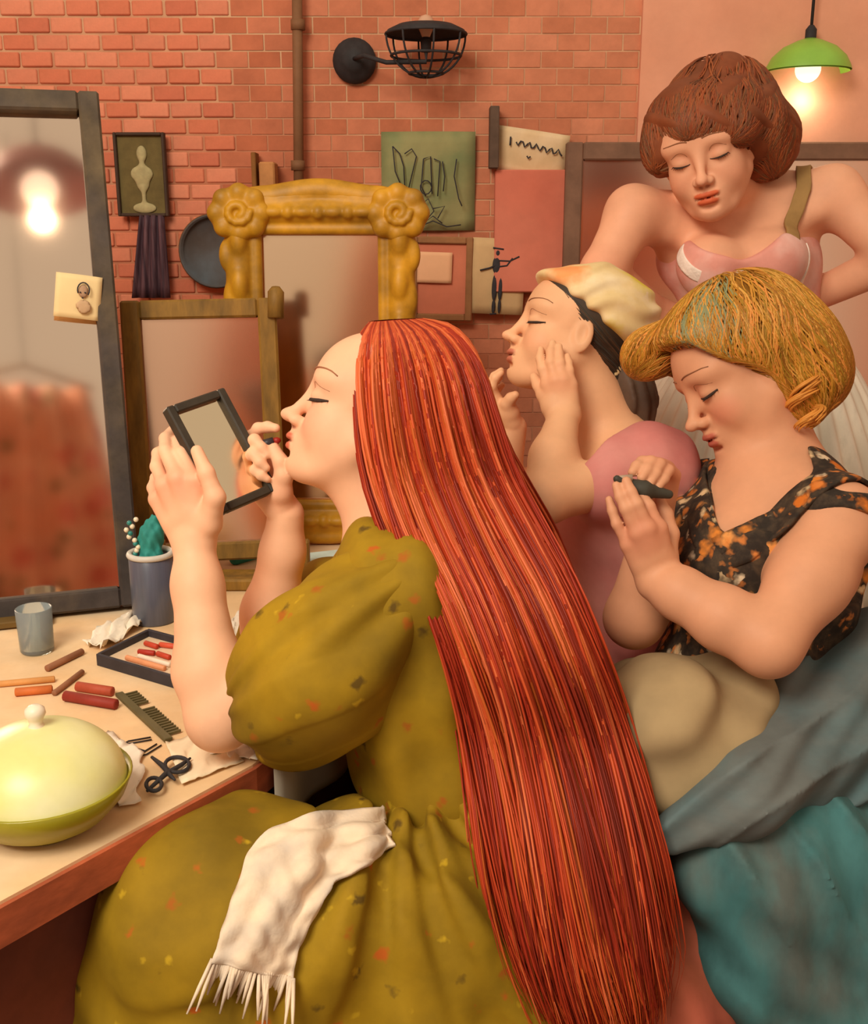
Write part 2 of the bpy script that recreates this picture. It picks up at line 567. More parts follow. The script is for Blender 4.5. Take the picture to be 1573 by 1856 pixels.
tag(wl, 'terracotta side wall', kind='structure')
wr = MB().box((2.75, 1.0, 1.4), (0.05, 0, 0), (0, 2.2, 0), (0, 0, 1.4)).build('wall_right', mat('right_plaster', (222, 160, 130), 0.9, 0.12, 5))
tag(wr, 'pale pink side wall', kind='structure')

M_DARK = mat('charcoal_iron', (52, 48, 48), 0.7, 0.25, 30)
M_INK = mat('charcoal_ink', (58, 54, 56), 0.9, 0.2, 60)
M_PIPE = mat('painted_pipe', (128, 88, 58), 0.7, 0.2, 12)
def wpt(px, py, y=WY - 0.02): return Uy(px, py, y)

# pipe running down the wall
pipe = empty('wall_pipe', wpt(540, 350, 2.955), 'brown painted pipe running down the brick wall above the gilt mirror', 'pipe')
MB().tube([wpt(538, -30, 2.955), wpt(540, 150, 2.955), wpt(542, 420, 2.955)], 0.013, 12).build('pipe_run', M_PIPE, pipe, True)
for py in (45, 300):
    p = wpt(540, py, 2.955)
    MB().tube([p - [0, 0, .012], p + [0, 0, .012]], 0.018, 12).build('pipe_clip', M_PIPE, pipe, True)
    MB().box(p + [0, .025, 0], (.006, 0, 0), (0, .022, 0), (0, 0, .006)).build('clip_stem', M_PIPE, pipe)
bk = empty('wall_bracket', wpt(480, 320), 'small ochre wooden block fixed to the wall beside the pipe foot', 'bracket')
MB().box(wpt(487, 318, 2.95), (.020, 0, 0), (0, .035, 0), (0, 0, .032), .004).build('block', mat('ochre_wood', (188, 130, 78), .8, .2, 20), bk)
MB().box(wpt(463, 310, 2.955), (.006, 0, 0), (0, .03, 0), (0, 0, .045), .002).build('batten', mat('brown_wood', (140, 92, 44), .8, .2, 20), bk)

# caged wall lamp
cl = empty('caged_wall_lamp', wpt(642, 110, 2.98), 'black iron caged wall lamp on a swing arm above the gilt mirror', 'wall lamp')
pb = wpt(642, 110, 2.978)
MB().lathe(pb, [(0.0, -.038), (.02, -.036), (.03, -.024), (.042, -.012), (.055, 0.0), (.055, .014), (0, .014)], (0, 1, 0), 24).build('wall_plate', M_DARK, cl, True)
e = wpt(772, 112, 2.86)
MB().tube([pb + [0, -.03, 0], pb + [.03, -.09, 0], wpt(700, 113, 2.86), e, e + [0, 0, .03]], .0055, 8).build('arm', M_DARK, cl, True)
MB().lathe(e + [0, 0, .02], [(.0, 0), (.012, .002), (.014, .028), (.009, .036), (0, .036)]).build('bulb_holder', M_DARK, cl, True)
bb = MB().lathe(e + [0, 0, .052], [(.008, 0), (.012, .01), (.02, .026), (.021, .038), (.014, .05), (0, .055)], sides=20).build('bulb', mat('unlit_glass', (206, 160, 130), .2, .05, 5), cl, True)
cc = wpt(772, 62, 2.86); R0 = 0.098
def cage_pt(a, t):                       # t 0 rim .. 1 bottom
    ang = t * math.pi / 2
    return cc + np.array([R0 * math.cos(a) * math.cos(ang), R0 * math.sin(a) * math.cos(ang), -0.098 * math.sin(ang)])
for t in (0.0, 0.33, 0.72):
    MB().tube([cage_pt(a, t) for a in np.linspace(0, 2 * math.pi, 33)[:-1]], .0033, 6, True).build('cage_ring', M_DARK, cl, True)
for q in range(8):
    a = q * math.pi / 4 + 0.2
    MB().tube([cage_pt(a, t) for t in np.linspace(0, .97, 12)], .0028, 6).build('cage_wire', M_DARK, cl, True)
MB().lathe(cc, [(R0, 0), (R0 * .96, .008), (R0 * .7, .02), (0, .026), (0, .022), (R0 * .7, .016), (R0 * .93, .004), (R0, 0)]).build('cage_lid', M_DARK, cl, True)

# ------------------------------------------------------------------ flat things on walls
def rect_frame(TL, TR, BL):
    TL, TR, BL = map(lambda p: np.asarray(p, float), (TL, TR, BL))
    ax = TR - TL; ay = BL - TL
    ay = ay - ax * (ax @ ay) / (ax @ ax)
    n = nrm(np.cross(ay, ax)); c = TL + ax / 2 + ay / 2
    if n @ (CP - c) < 0: n = -n
    return c, ax / 2, ay / 2, n
def framed(root, TL, TR, BL, bar, depth, mf, mg, glass='mirror_glass', back=True, bev=.004):
    c, ax, ay, n = rect_frame(TL, TR, BL)
    wx, wy = np.linalg.norm(ax), np.linalg.norm(ay)
    ux, uy = ax / wx, ay / wy
    for s in (-1, 1):
        MB().box(c + ux * s * (wx - bar / 2), ux * bar / 2, uy * wy, n * depth / 2, bev).build('frame_stile', mf, root)
        MB().box(c + uy * s * (wy - bar / 2), ux * (wx - bar), uy * bar / 2, n * depth / 2, bev).build('frame_rail', mf, root)
    g = MB().box(c - n * depth * .15, ux * (wx - bar), uy * (wy - bar), n * .003).build(glass, mg, root)
    if back:
        MB().box(c - n * depth * .35, ux * (wx - bar * .6), uy * (wy - bar * .6), n * .003).build('back_board', mf, root)
    return c, ux, uy, n, wx, wy
def scrib(root, fr, strokes, r=.0016, name='pen_stroke', m=None, lift=.0025):
    """pen strokes on a sheet; points in -1..1 of the sheet"""
    c, ux, uy, n, wx, wy = fr
    for st in strokes:
        P = [c + ux * wx * a + uy * wy * b + n * lift for a, b in st]
        if len(P) == 2: P = [P[0], (P[0] + P[1]) / 2, P[1]]
        MB().tube(P, r, 5).build(name, m or M_INK, root, True)
def paper(root, TL, TR, BL, m, name='sheet', curl=.006, thick=.0016):
    c, ax, ay, n = rect_frame(TL, TR, BL)
    MB().sheet(lambda u, v: c + ax * (2 * u - 1) + ay * (2 * v - 1) + n * curl * (math.cos(3.1 * (u - .5)) * .6 + .4 * math.sin(4 * v + u)) - n * curl, 9, 9, thick).build(name, m, root, True)
    wx, wy = np.linalg.norm(ax), np.linalg.norm(ay)
    return c, ax / wx, ay / wy, n, wx, wy
def arc(cx, cy, rx, ry, a0, a1, n=12):
    return [(cx + rx * math.cos(a), cy + ry * math.sin(a)) for a in np.linspace(a0, a1, n)]

YW = 2.965
# sculpture photograph in a dark frame
fp = empty('framed_picture', Uy(252, 390, YW), 'small dark olive picture of a pale bust hung beside the tall mirror', 'picture')
fr = framed(fp, Uy(205, 240, YW), Uy(298, 240, YW), Uy(207, 392, YW), .008, .022, mat('dark_frame', (70, 52, 40), .7, .2, 20), mat('olive_card', (108, 92, 52), .8, .2, 25), 'picture_card', bev=.002)
c, ux, uy, n, wx, wy = fr
M_BUST = mat('bust_paint', (176, 162, 116), .8, .2, 40)
def blob2(root, fr, a, b, ra, rb_, m, name, th=.004):
    c, ux, uy, n, wx, wy = fr
    R = np.array([ux, uy, n])
    g = [(0, [el(c + ux * wx * a + uy * wy * b + n * .002, (wx * ra, wy * rb_, th), R)])]
    return solid(name, g, m, root, .003)
Rb_ = np.array([ux, uy, n])
def bp(a, b, l=.002): return c + ux * wx * a + uy * wy * b + n * l
solid('bust', [(0, [el(bp(.06, -.50), (wx * .20, wy * .19, .008), Rb_, .006), rc(bp(.05, -.38), .005, bp(.05, -.2), .006, .008), el(bp(.02, -.02), (wx * .44, wy * .20, .008), Rb_, .012),
      el(bp(.04, .18), (wx * .26, wy * .22, .007), Rb_, .01), rc(bp(.05, .3), .006, bp(.05, .62), .005, .008), el(bp(.05, .80), (wx * .46, wy * .13, .007), Rb_, .01)])], M_BUST, fp, .0025)
# dark silk tie cloth below it
M_SILK = mat('dark_silk', (66, 46, 54), .6, .35, 10, stretch=(40, 1, 2), tint=(120, 84, 88), tscale=3, tamt=.6)
tl, tr, bl_, br = Uy(254, 390, YW - .01), Uy(296, 390, YW - .01), Uy(240, 540, YW - .01), Uy(308, 540, YW - .01)
o = MB().sheet(lambda u, v: (tl * (1 - u) + tr * u) * (1 - v) + (bl_ * (1 - u) + br * u) * v + np.array([0, -.006 * math.cos(u * 22), 0]), 25, 8, .004).build('hanging_scarf', M_SILK, None, True)
tag(o, 'dark plum cloth strip hanging below the small bust picture', 'scarf')

# green poster with figures
gp = empty('poster', Uy(770, 420, YW), 'pale green curled poster with scribbled figures pinned on the bricks', 'poster')
fr = paper(gp, Uy(690, 238, YW), Uy(862, 238, YW), Uy(696, 418, YW), mat('green_paper', (150, 144, 96), .85, .12, 10, tint=(112, 128, 84), tscale=7, tamt=.9), curl=.02)
st = [[(-.75, -.7), (-.7, -.2), (-.55, .15)], [(-.75, -.7), (-.6, -.55), (-.52, -.3), (-.5, .1)], [(-.5, -.55), (-.35, -.65), (-.25, -.5), (-.42, .15)],
      [(-.1, -.45), (-.15, .1), (-.05, .3)], [(-.1, -.45), (.05, -.5), (.08, .25)], [(.12, -.45), (.25, -.4), (.2, .3)], [(.3, -.4), (.35, -.1), (.32, .2)],
      [(.6, -.45), (.55, -.1), (.65, .35), (.72, .5)], [(-.3, .25), (-.2, .5), (0, .35), (.12, .6), (-.1, .85), (.1, .7), (.3, .85)],
      [(-.15, .9), (.1, .8), (.4, .92), (.7, .88)], [(.1, .55), (.35, .5), (.2, .75)], arc(-.05, .12, .12, .14, 0, 6.2)]
scrib(gp, fr, st, .0016, lift=.008)
# white sign shelf
sg = empty('notice', Uy(965, 310, YW), 'cream paper notice with a scrawled line of writing beside the door', 'notice')
fr = paper(sg, Uy(903, 226, YW), Uy(1034, 246, YW), Uy(908, 308, YW), mat('notice_paper', (220, 186, 140), .85, .1, 12, tint=(236, 212, 176), tscale=8, tamt=.8), curl=.008)
wv = [(-.45 + i * .062, -.35 + .14 * math.sin(i * 1.9) + .01 * i) for i in range(22)]
scrib(sg, fr, [[(-.62, -.55), (-.6, -.15)], wv, [(-.1, .2), (-.05, .3), (0, .2)]], .0022, lift=.006)
MB().box(Uy(895, 250, 2.955), (.012, 0, 0), (0, .03, 0), (0, 0, .075), .002).build('side_board', mat('grey_brown_wood', (92, 72, 58), .8, .25, 20), sg)
# pink panelled door below the notice
dr = MB().box(Uy(968, 420, 2.97), (.105, 0, 0), (0, .02, 0), (0, 0, .155), .003).build('pink_panel', mat('rose_paint', (206, 112, 88), .85, .1, 8, tint=(222, 138, 112), tscale=3), None)
tag(dr, 'rose painted wooden panel fixed to the wall under the cream notice', 'panel')
# mounted card and pen drawing
cd = empty('mounted_card', Uy(790, 560, YW), 'blank cream card on a rose mount at the gilt mirror corner', 'card')
fr = framed(cd, Uy(745, 428, YW), Uy(858, 430, YW), Uy(745, 580, YW), .018, .02, mat('tan_frame', (150, 104, 66), .8, .2, 15), mat('rose_mount', (208, 122, 92), .9, .1, 10), 'mount', bev=.003)
paper(cd, Uy(757, 456, YW - .012), Uy(820, 458, YW - .012), Uy(757, 512, YW - .012), mat('cream_card', (236, 180, 136), .9, .06, 10), 'card', .003)
dw = empty('pen_drawing', Uy(905, 570, YW), 'beige paper with an ink drawing of a standing violinist', 'drawing')
fr = paper(dw, Uy(858, 430, YW - .01), Uy(955, 434, YW - .01), Uy(860, 568, YW - .01), mat('beige_paper', (206, 170, 122), .9, .1, 10), curl=.006)
for a, b, ra, rb_ in ((-.06, -.62, .09, .09), (-.08, -.3, .16, .24), (-.12, .3, .10, .36), (.1, .3, .09, .34), (-.12, .8, .07, .2), (.1, .78, .06, .2)):
    blob2(dw, fr, a, b, ra, rb_, M_INK, 'ink_mark', .005)
scrib(dw, fr, [[(-.7, -.15), (-.35, -.22), (-.1, -.3)], [(0, -.42), (.4, -.42), (.75, -.55)], [(-.1, -.25), (.3, -.3), (.5, -.5)], [(-.25, -.75), (.15, -.72)], [(-.25, 1), (.0, .98)]], .0022, 'ink_stroke', lift=.005)

# tall rear mirror with dark rail
rm = empty('wall_mirror', Uy(1300, 480, 2.94), 'wide wall mirror with a grey brown frame behind the standing woman', 'mirror')
framed(rm, Uy(1026, 258, 2.94), Uy(1800, 258, 2.94), Uy(1026, 1000, 2.94), .044, .03, mat('grey_brown_frame', (124, 92, 72), .7, .22, 14), mirror_mat('rear_mirror', (245, 205, 180), .22))

# ------------------------------------------------------------------ mirrors on the table
# tall dark framed mirror at the left
lm = empty('tall_table_mirror', Uz(120, 1118, .76), 'tall mirror in a charcoal frame leaning back at the left of the dressing table', 'mirror')
BRp = Uz(246, 1096, .765); b0 = Uz(0, 1122, .765); dirb = nrm((b0 - BRp) * [1, 1, 0])
TRp = U(178, 172, 1.97)
TLp = TRp + dirb * .62
M_CHAR = mat('charcoal_frame', (66, 58, 54), .7, .35, 14, tint=(110, 92, 62), tscale=6, tamt=.7)
LMF = framed(lm, TLp, TRp, TLp + (BRp - TRp), .036, .045, M_CHAR, mirror_mat('tall_mirror_glass', (240, 214, 192), .07))
kf = BRp + dirb * .30
MB().box(BRp + dirb * .34 + np.array([.0, .0, .0]) + np.array([.02, -.015, .004]), dirb * .18, np.cross(dirb, [0, 0, 1]) * .03, (0, 0, .006), .002).build('foot_rail', mat('olive_wood', (110, 84, 40), .7, .3, 10), lm)
# postcard tucked in its frame
def on_tall(px, py, l):
    v = FV + RV * (px - W / 2) / FOC + UV * (H / 2 - py) / FOC
    return CP + v * (((LMF[0] + LMF[3] * l - CP) @ LMF[3]) / (v @ LMF[3]))
pc = empty('postcard', on_tall(150, 570, .03), 'cream postcard with a sketched portrait tucked into the tall mirror frame', 'card')
fr = paper(pc, on_tall(102, 492, .034), on_tall(186, 503, .030), on_tall(116, 574, .030), mat('postcard', (232, 204, 150), .9, .06, 12), curl=.006)
blob2(pc, fr, .2, -.25, .22, .3, mat('sketch_wash', (176, 140, 110), .9, .2, 20), 'sketch_head', .004)
blob2(pc, fr, .25, .45, .35, .32, mat('sketch_wash2', (196, 160, 122), .9, .2, 20), 'sketch_shoulders', .003)
scrib(pc, fr, [arc(.2, -.3, .26, .34, 2.6, 6.9), [(.05, -.2), (.1, -.15)], [(.25, -.2), (.32, -.17)], [(.15, .05), (.22, .08)]], .0013, lift=.006)

# wooden mirror
wm = empty('wooden_table_mirror', Uz(400, 1040, .76), 'wooden framed mirror standing on the table behind the lifted hand mirror', 'mirror')
M_WOOD = mat('ochre_brown_wood', (140, 102, 40), .6, .28, 9, stretch=(6, 6, 1.2), tint=(92, 70, 34), tscale=5, tamt=.6)
c1, c2, c3 = U(218, 546, 2.09), U(500, 540, 2.12), U(270, 1020, 2.16)
framed(wm, c1, c2, c3, .036, .03, M_WOOD, mirror_mat('wooden_mirror_glass', (236, 190, 160), .16))
pt = U(500, 548, 2.11)
MB().tube([pt + UV * -.03, pt + UV * .02, pt + UV * .03], [.016, .016, .008], 10).build('post_knob', M_WOOD, wm, True)
cF = Uz(420, 1062, .76)
MB().box(cF + [0, 0, .012], (.17, 0, 0), (0, .035, 0), (0, 0, .012), .004).build('stand_base', M_WOOD, wm)
for s in (-1, 1):
    MB().box(cF + [s * .14, .01, .05], (.012, 0, 0), (0, .012, 0), (0, 0, .04), .003).build('stand_post', M_WOOD, wm)

# gilt rococo mirror
gm = empty('gilt_mirror', Uz(590, 1000, .76), 'ornate gilt mirror with scrolled corners behind the red haired woman', 'mirror')
M_GILT = mat('gilt', (196, 140, 26), .5, .28, 14, spec=.4, tint=(120, 84, 18), tscale=11, tamt=.7)
GD = 2.46
gTL, gTR, gBL = U(405, 356, 2.27), U(752, 356, 2.27), U(405, 968, 2.40)
c, ax, ay, n = rect_frame(gTL, gTR, gBL)
wx, wy = np.linalg.norm(ax), np.linalg.norm(ay); ux, uy = ax / wx, ay / wy
R3 = np.array([ux, uy, n])
def gpt(a, b, l=0): return c + ux * a + uy * b + n * l
FB = .078
def frame_solid(prims, name, m=M_GILT, h=.004): return solid(name, [(0.0, prims)], m, gm, h)
for s in (-1, 1):
    pr = [rc(gpt(s * (wx - .03), -wy + .02, .0), .03, gpt(s * (wx - .03), wy - .02, .0), .03, .02)]
    pr += [rc(gpt(s * (wx - FB + .012), -wy + .05, .006), .012, gpt(s * (wx - FB + .012), wy - .05, .006), .012, .008)]
    for q in np.linspace(-.75, .75, 7):
        pr += [el(gpt(s * (wx - .032), q * wy, .026), (.016, .03, .014), R3, .008)]
        pr += [el(gpt(s * (wx - .006 + .006 * math.cos(q * 9)), q * wy + .03, .01), (.012, .028, .014), R3, .012)]
    frame_solid(pr, 'frame_stile')
    pr = [rc(gpt(-wx + .02, s * (wy - .03), .0), .03, gpt(wx - .02, s * (wy - .03), .0), .03, .02)]
    pr += [rc(gpt(-wx + .06, s * (wy - FB + .012), .006), .012, gpt(wx - .06, s * (wy - FB + .012), .006), .012, .008)]
    for i, q in enumerate(np.linspace(-.62, .62, 9)):
        pr += [el(gpt(q * wx, s * (wy - .034), .028), (.022 if i % 2 else .012, .011 if i % 2 else .014, .012), R3, .006)]
        pr += [el(gpt(q * wx, s * (wy + .002 + .005 * math.cos(q * 6)), .006), (.03, .012, .016), R3, .014)]
    frame_solid(pr, 'frame_rail')
    for t in (-1, 1):
        o = (s * (wx - .035), t * (wy - .035))
        pr = [el(gpt(o[0], o[1], .014), (.062, .055, .026), R3, .02)]
        for a in np.linspace(0, 2 * math.pi, 9)[:-1]:
            pr.append(el(gpt(o[0] + .046 * math.cos(a), o[1] + .040 * math.sin(a), .024), (.02, .02, .018), R3, .008))
        ring = [gpt(o[0] + .026 * math.cos(a) * (1 - a / 12), o[1] + .024 * math.sin(a) * (1 - a / 12), .040) for a in np.linspace(0, 7.5, 14)]
        pr += [rc(ring[i], .007, ring[i + 1], .007, .004) for i in range(13)]
        frame_solid(pr, 'corner_scroll', h=.0032)
# crest across the top
pr = []
for q in np.linspace(-.7, .7, 12):
    pr.append(el(gpt(q * wx, -wy - .004 - .008 * math.cos(q * 5), .002), (.034, .020, .018), R3, .02))
frame_solid(pr, 'crest')
MB().box(gpt(0, 0, -.008), ux * (wx - FB + .01), uy * (wy - FB + .01), n * .003).build('mirror_glass', mirror_mat('gilt_mirror_glass', (238, 200, 165), .14), gm)
MB().box(gpt(0, 0, -.02), ux * (wx - .02), uy * (wy - .02), n * .006).build('back_board', mat('dark_board', (70, 56, 48), .9, .2, 10), gm)

# slate blue tray
hb = empty('round_tray', Uy(392, 455, 2.98), 'slate blue round tray hung on the bricks behind the gilt mirror', 'tray')
hc = Uy(392, 455, 2.972); hn = np.array([0, -1.0, 0])
MB().lathe(hc, [(0, -.012), (.088, -.012), (.094, -.006), (.094, .02), (.090, .02), (.088, -.002), (0, -.002)], hn, 40).build('tray_dish', mat('slate_blue', (92, 82, 76), .8, .2, 12, tint=(84, 96, 104), tscale=6, tamt=.7), hb, True)
MB().lathe(hc, [(.0945, .006), (.0965, .008), (.0965, .016), (.0945, .018)], hn, 40).build('tray_band', mat('slate_band', (120, 84, 50), .8, .2, 12), hb, True)

# ------------------------------------------------------------------ dressing table
TZ = .76
M_TOP = mat('cream_table_paint', (228, 190, 142), .8, .12, 7, tint=(238, 214, 178), tscale=5, tamt=.8, bump=.2, bscale=30)
M_RED = mat('red_brown_wood', (188, 98, 62), .65, .25, 8, stretch=(2, 2, 6), tint=(120, 62, 44), tscale=5, tamt=.5)
A = Uz(0, 1634, TZ); B_ = Uz(458, 1386, TZ)
A2 = A + (A - B_) * 1.2
poly = [A2, B_, np.array([.05, 1.95, TZ]), np.array([.16, 2.62, TZ]), np.array([-1.75, 2.62, TZ]), np.array([-1.75, A2[1], TZ])]
def prism(P, z0, z1, name, m, root):
    n = len(P); V = [(p[0], p[1], z1) for p in P] + [(p[0], p[1], z0) for p in P]
    F = [tuple(range(n)), tuple(range(2 * n - 1, n - 1, -1))] + [((i + 1) % n, i, n + i, n + (i + 1) % n) for i in range(n)]
    return mesh_obj(name, V, F, m, root, smooth=False)
dt = empty('dressing_table', (-.7, 1.6, 0), 'long cream topped dressing table with red brown edge and front', 'table')
def inset(P, d):
    c = np.mean(P, 0); out = []
    n = len(P)
    for i in range(n):
        a, b, q = P[i - 1], P[i], P[(i + 1) % n]
        e1 = nrm((b - a) * [1, 1, 0]); e2 = nrm((q - b) * [1, 1, 0])
        n1 = np.array([-e1[1], e1[0], 0]); n2 = np.array([-e2[1], e2[0], 0])
        s = nrm(n1 + n2); out.append(b + s * d / max(.3, s @ n1))
    return out
prism(poly, TZ - .004, TZ, 'table_top', M_TOP, dt)
prism(inset(poly, -.006), TZ - .050, TZ - .004, 'top_edge', M_RED, dt)
prism(inset(poly, .05), 0.02, TZ - .050, 'front_panel', mat('dark_red_wood', (134, 68, 46), .7, .3, 5, tint=(84, 50, 48), tscale=4, tamt=.7), dt)
prism(inset(poly, .08), 0.0, .03, 'plinth', M_RED, dt)

# pale sheet hanging over the table end
e0 = B_ + np.array([.012, -.004, .003]); ed = nrm(poly[2] - B_)
def hang(u, v):
    p = e0 + ed * (.02 + .26 * u)
    out = np.array([ed[1], -ed[0], 0])
    if v < .25: return p - out * .06 * (1 - v / .25) + np.array([0, 0, .0005])
    return p + out * (.006 + .006 * math.sin(u * 12)) - np.array([0, 0, .11 * (v - .25) / .75])
tag(MB().sheet(hang, 16, 14, .0015).build('hanging_cloth', mat('grey_linen', (196, 182, 160), .9, .08, 10), None, True), 'pale grey cloth hanging over the table end under her elbow', 'cloth')

# ------------------------------------------------------------------ things on the table
def T(px, py, dz=0.0): return Uz(px, py, TZ) + np.array([0, 0, dz])
# powder bowl with domed lid
pbw = empty('powder_bowl', T(84, 1492), 'green glass powder bowl with a large pale domed lid at the table front', 'bowl')
M_LID = mat('pale_green_china', (222, 216, 138), .35, .10, 6, spec=.5, tint=(234, 232, 196), tscale=7, tamt=.7)
M_DISH = mat('olive_green_glass', (150, 140, 30), .3, .2, 8, spec=.5)
p0 = T(84, 1492)
MB().lathe(p0, [(0, 0), (.05, 0), (.054, .003), (.075, .016), (.094, .038), (.103, .060), (.101, .062), (.092, .046), (.07, .022), (0, .012)], sides=48).build('dish', M_DISH, pbw, True)
prof = [(.0965 * math.cos(a), .052 + .074 * math.sin(a)) for a in np.linspace(-.12, math.pi / 2 - .001, 18)]
lid = MB().lathe(p0, [(.08, .044)] + prof, sides=48).build('lid', M_LID, pbw, True)
kb = p0 + [0, 0, .124]
MB().lathe(kb, [(.010, 0), (.007, .005), (.009, .011), (.012, .017), (.011, .023), (.006, .027), (0, .028)], sides=20).build('knob', mat('white_china', (238, 222, 196), .35, .05, 10), lid, True)

# blue grey jar with white rim
jar = empty('jar', T(281, 1124), 'tall slate blue jar with a white rim standing on the table behind the forearm', 'jar')
q = T(281, 1124)
M_JAR = mat('slate_glaze', (92, 96, 108), .3, .25, 5, spec=.6, stretch=(8, 8, .6), tint=(66, 70, 92), tscale=3)
MB().lathe(q, [(0, 0), (.036, 0), (.038, .003), (.038, .118), (.035, .121), (.033, .119), (.033, .01), (0, .008)], sides=36).build('jar_body', M_JAR, jar, True)
MB().tube([q + np.array([.036 * math.cos(a), .036 * math.sin(a), .124]) for a in np.linspace(0, 6.283, 33)[:-1]], .0055, 8, True).build('rim', mat('white_rim', (206, 200, 188), .4, .1, 20), jar, True)
nk = empty('bead_necklace', q + [0, 0, .13], 'turquoise and pearl beads heaped on the slate jar', 'necklace')
M_TEAL = mat('turquoise', (44, 132, 124), .35, .25, 20, spec=.5); M_PEARL = mat('pearl', (232, 216, 186), .3, .05, 10, spec=.6)
M_TEAL2 = mat('turquoise_cloth', (52, 140, 130), .7, .25, 15)
solid('silk_tuft', [(0, [rc(q + [.0, 0, .115], .022, q + [.004, 0, .160], .017, .02), rc(q + [.004, 0, .16], .016, q + [.012, 0, .186], .008, .02)])], M_TEAL2, nk, .004, disp=lambda P: .003 * np.sin(P[:, 0] * 400) * np.sin(P[:, 2] * 150 + P[:, 1] * 200))
for i in range(11):
    a = i * .75; b = q + np.array([-.022 + .006 * math.sin(a) - .001 * i * (i % 2), -.016, .128 + i * .0062])
    MB().lathe(b - [0, 0, .0045], [(.0045 * math.sin(t), .0045 - .0045 * math.cos(t)) for t in np.linspace(0, math.pi, 8)], sides=10).build('bead', M_PEARL if i % 3 else M_TEAL, nk, True)

# glass tumbler
tb = empty('tumbler', T(68, 1184), 'small clear water glass in front of the tall mirror', 'glass')
mg = bpy.data.materials.new('clear_glass'); mg.use_nodes = True
b = mg.node_tree.nodes['Principled BSDF']; b.inputs['Base Color'].default_value = (.72, .80, .80, 1); b.inputs['Roughness'].default_value = .08
b.inputs['Transmission Weight'].default_value = .75; b.inputs['IOR'].default_value = 1.2
q = T(68, 1180)
MB().lathe(q, [(0, 0), (.024, 0), (.027, .004), (.029, .075), (.0275, .076), (.025, .008), (0, .006)], sides=28).build('glass_wall', mg, tb, True)
MB().lathe(q, [(0, .0075), (.0242, .0085), (.0256, .034), (0, .034)], sides=28).build('water', mat('cloudy_water', (150, 156, 140), .2, .1, 10), tb, True)

# paint tin with greasepaint sticks
a, b_, c_ = T(176, 1206), T(330, 1252), T(236, 1150)
e1 = b_ - a; e2 = c_ - a; e2 = e2 - e1 * (e1 @ e2) / (e1 @ e1) * .8
tin = empty('paint_tin', a + e1 / 2 + e2 / 2, 'flat open black tin tray of greasepaint sticks beside the forearm', 'tray')
l1, l2 = np.linalg.norm(e1), np.linalg.norm(e2); u1, u2 = e1 / l1, e2 / l2; ctr = a + e1 / 2 + e2 / 2
M_TIN = mat('black_tin', (58, 54, 58), .5, .25, 20); M_TRAY = mat('cream_enamel', (226, 196, 160), .5, .1, 20)
MB().box(ctr + [0, 0, .004], e1 / 2, e2 / 2, (0, 0, .004)).build('tray_floor', M_TRAY, tin)
for s in (-1, 1):
    MB().box(ctr + u2 * s * (l2 / 2 - .002) + [0, 0, .010], e1 / 2, u2 * .003, (0, 0, .010), .001).build('tray_wall', M_TIN, tin)
    MB().box(ctr + u1 * s * (l1 / 2 - .002) + [0, 0, .010], u1 * .003, e2 / 2 - u2 * .004, (0, 0, .010), .001).build('tray_wall', M_TIN, tin)
GP = [((188, 66, 42), 'brick red'), ((206, 84, 56), 'coral red'), ((170, 50, 36), 'deep red'), ((224, 150, 104), 'peach'), ((236, 214, 190), 'off white')]
GPM = [mat('greasepaint_%d' % i, c, .5, .12, 30) for i, (c, _) in enumerate(GP)]
def stick(name, p, d, L, r, m, label, cat, group=None, parent=None, tip=None):
    d = nrm(d); root = empty(name, p, label, cat, group)
    MB().tube([p - d * L / 2, p - d * L / 2 + d * .001, p + d * L / 2 - d * .001, p + d * L / 2], [r * .8, r, r, r * .7], 10).build('stick_body', m, root, True)
    if tip is not None:
        MB().tube([p + d * (L * .18), p + d * (L * .5 + .0005)], r * 1.08, 10).build('paper_sleeve', tip, root, True)
    return root
SL = ['short brick red greasepaint stick nearest the left end of the tin tray', 'short coral greasepaint stick second along the back of the tin tray', 'short deep red greasepaint stick third along the back of the tin tray',
      'short deep red greasepaint stick in the middle left of the tin tray', 'short brick red greasepaint stick in the middle of the tin tray', 'short coral greasepaint stick nearest the forearm in the tin tray', 'short brick red greasepaint stick in the far right of the tin tray']
for i, (fa, fb, ci) in enumerate([(.22, .70, 0), (.36, .80, 1), (.52, .84, 2), (.30, .48, 2), (.48, .52, 0), (.66, .62, 1), (.70, .84, 0)]):
    p = a + e1 * fa + e2 * fb + np.array([0, 0, .0125])
    stick('greasepaint_stick', p, u1 * .9 + u2 * (.25 if i % 2 else -.05), .030, .0045, GPM[ci], SL[i], 'makeup stick', 'red greasepaint sticks in the tin tray')
stick('greasepaint_stick', a + e1 * .45 + e2 * .22 + np.array([0, 0, .0125]), u1, .085, .0045, GPM[3], 'long peach greasepaint stick along the front of the tin tray', 'makeup stick')
stick('greasepaint_stick', a + e1 * .48 + e2 * .34 + np.array([0, 0, .0125]), u1, .07, .004, GPM[4], 'long off white greasepaint stick in the tin tray', 'makeup stick')

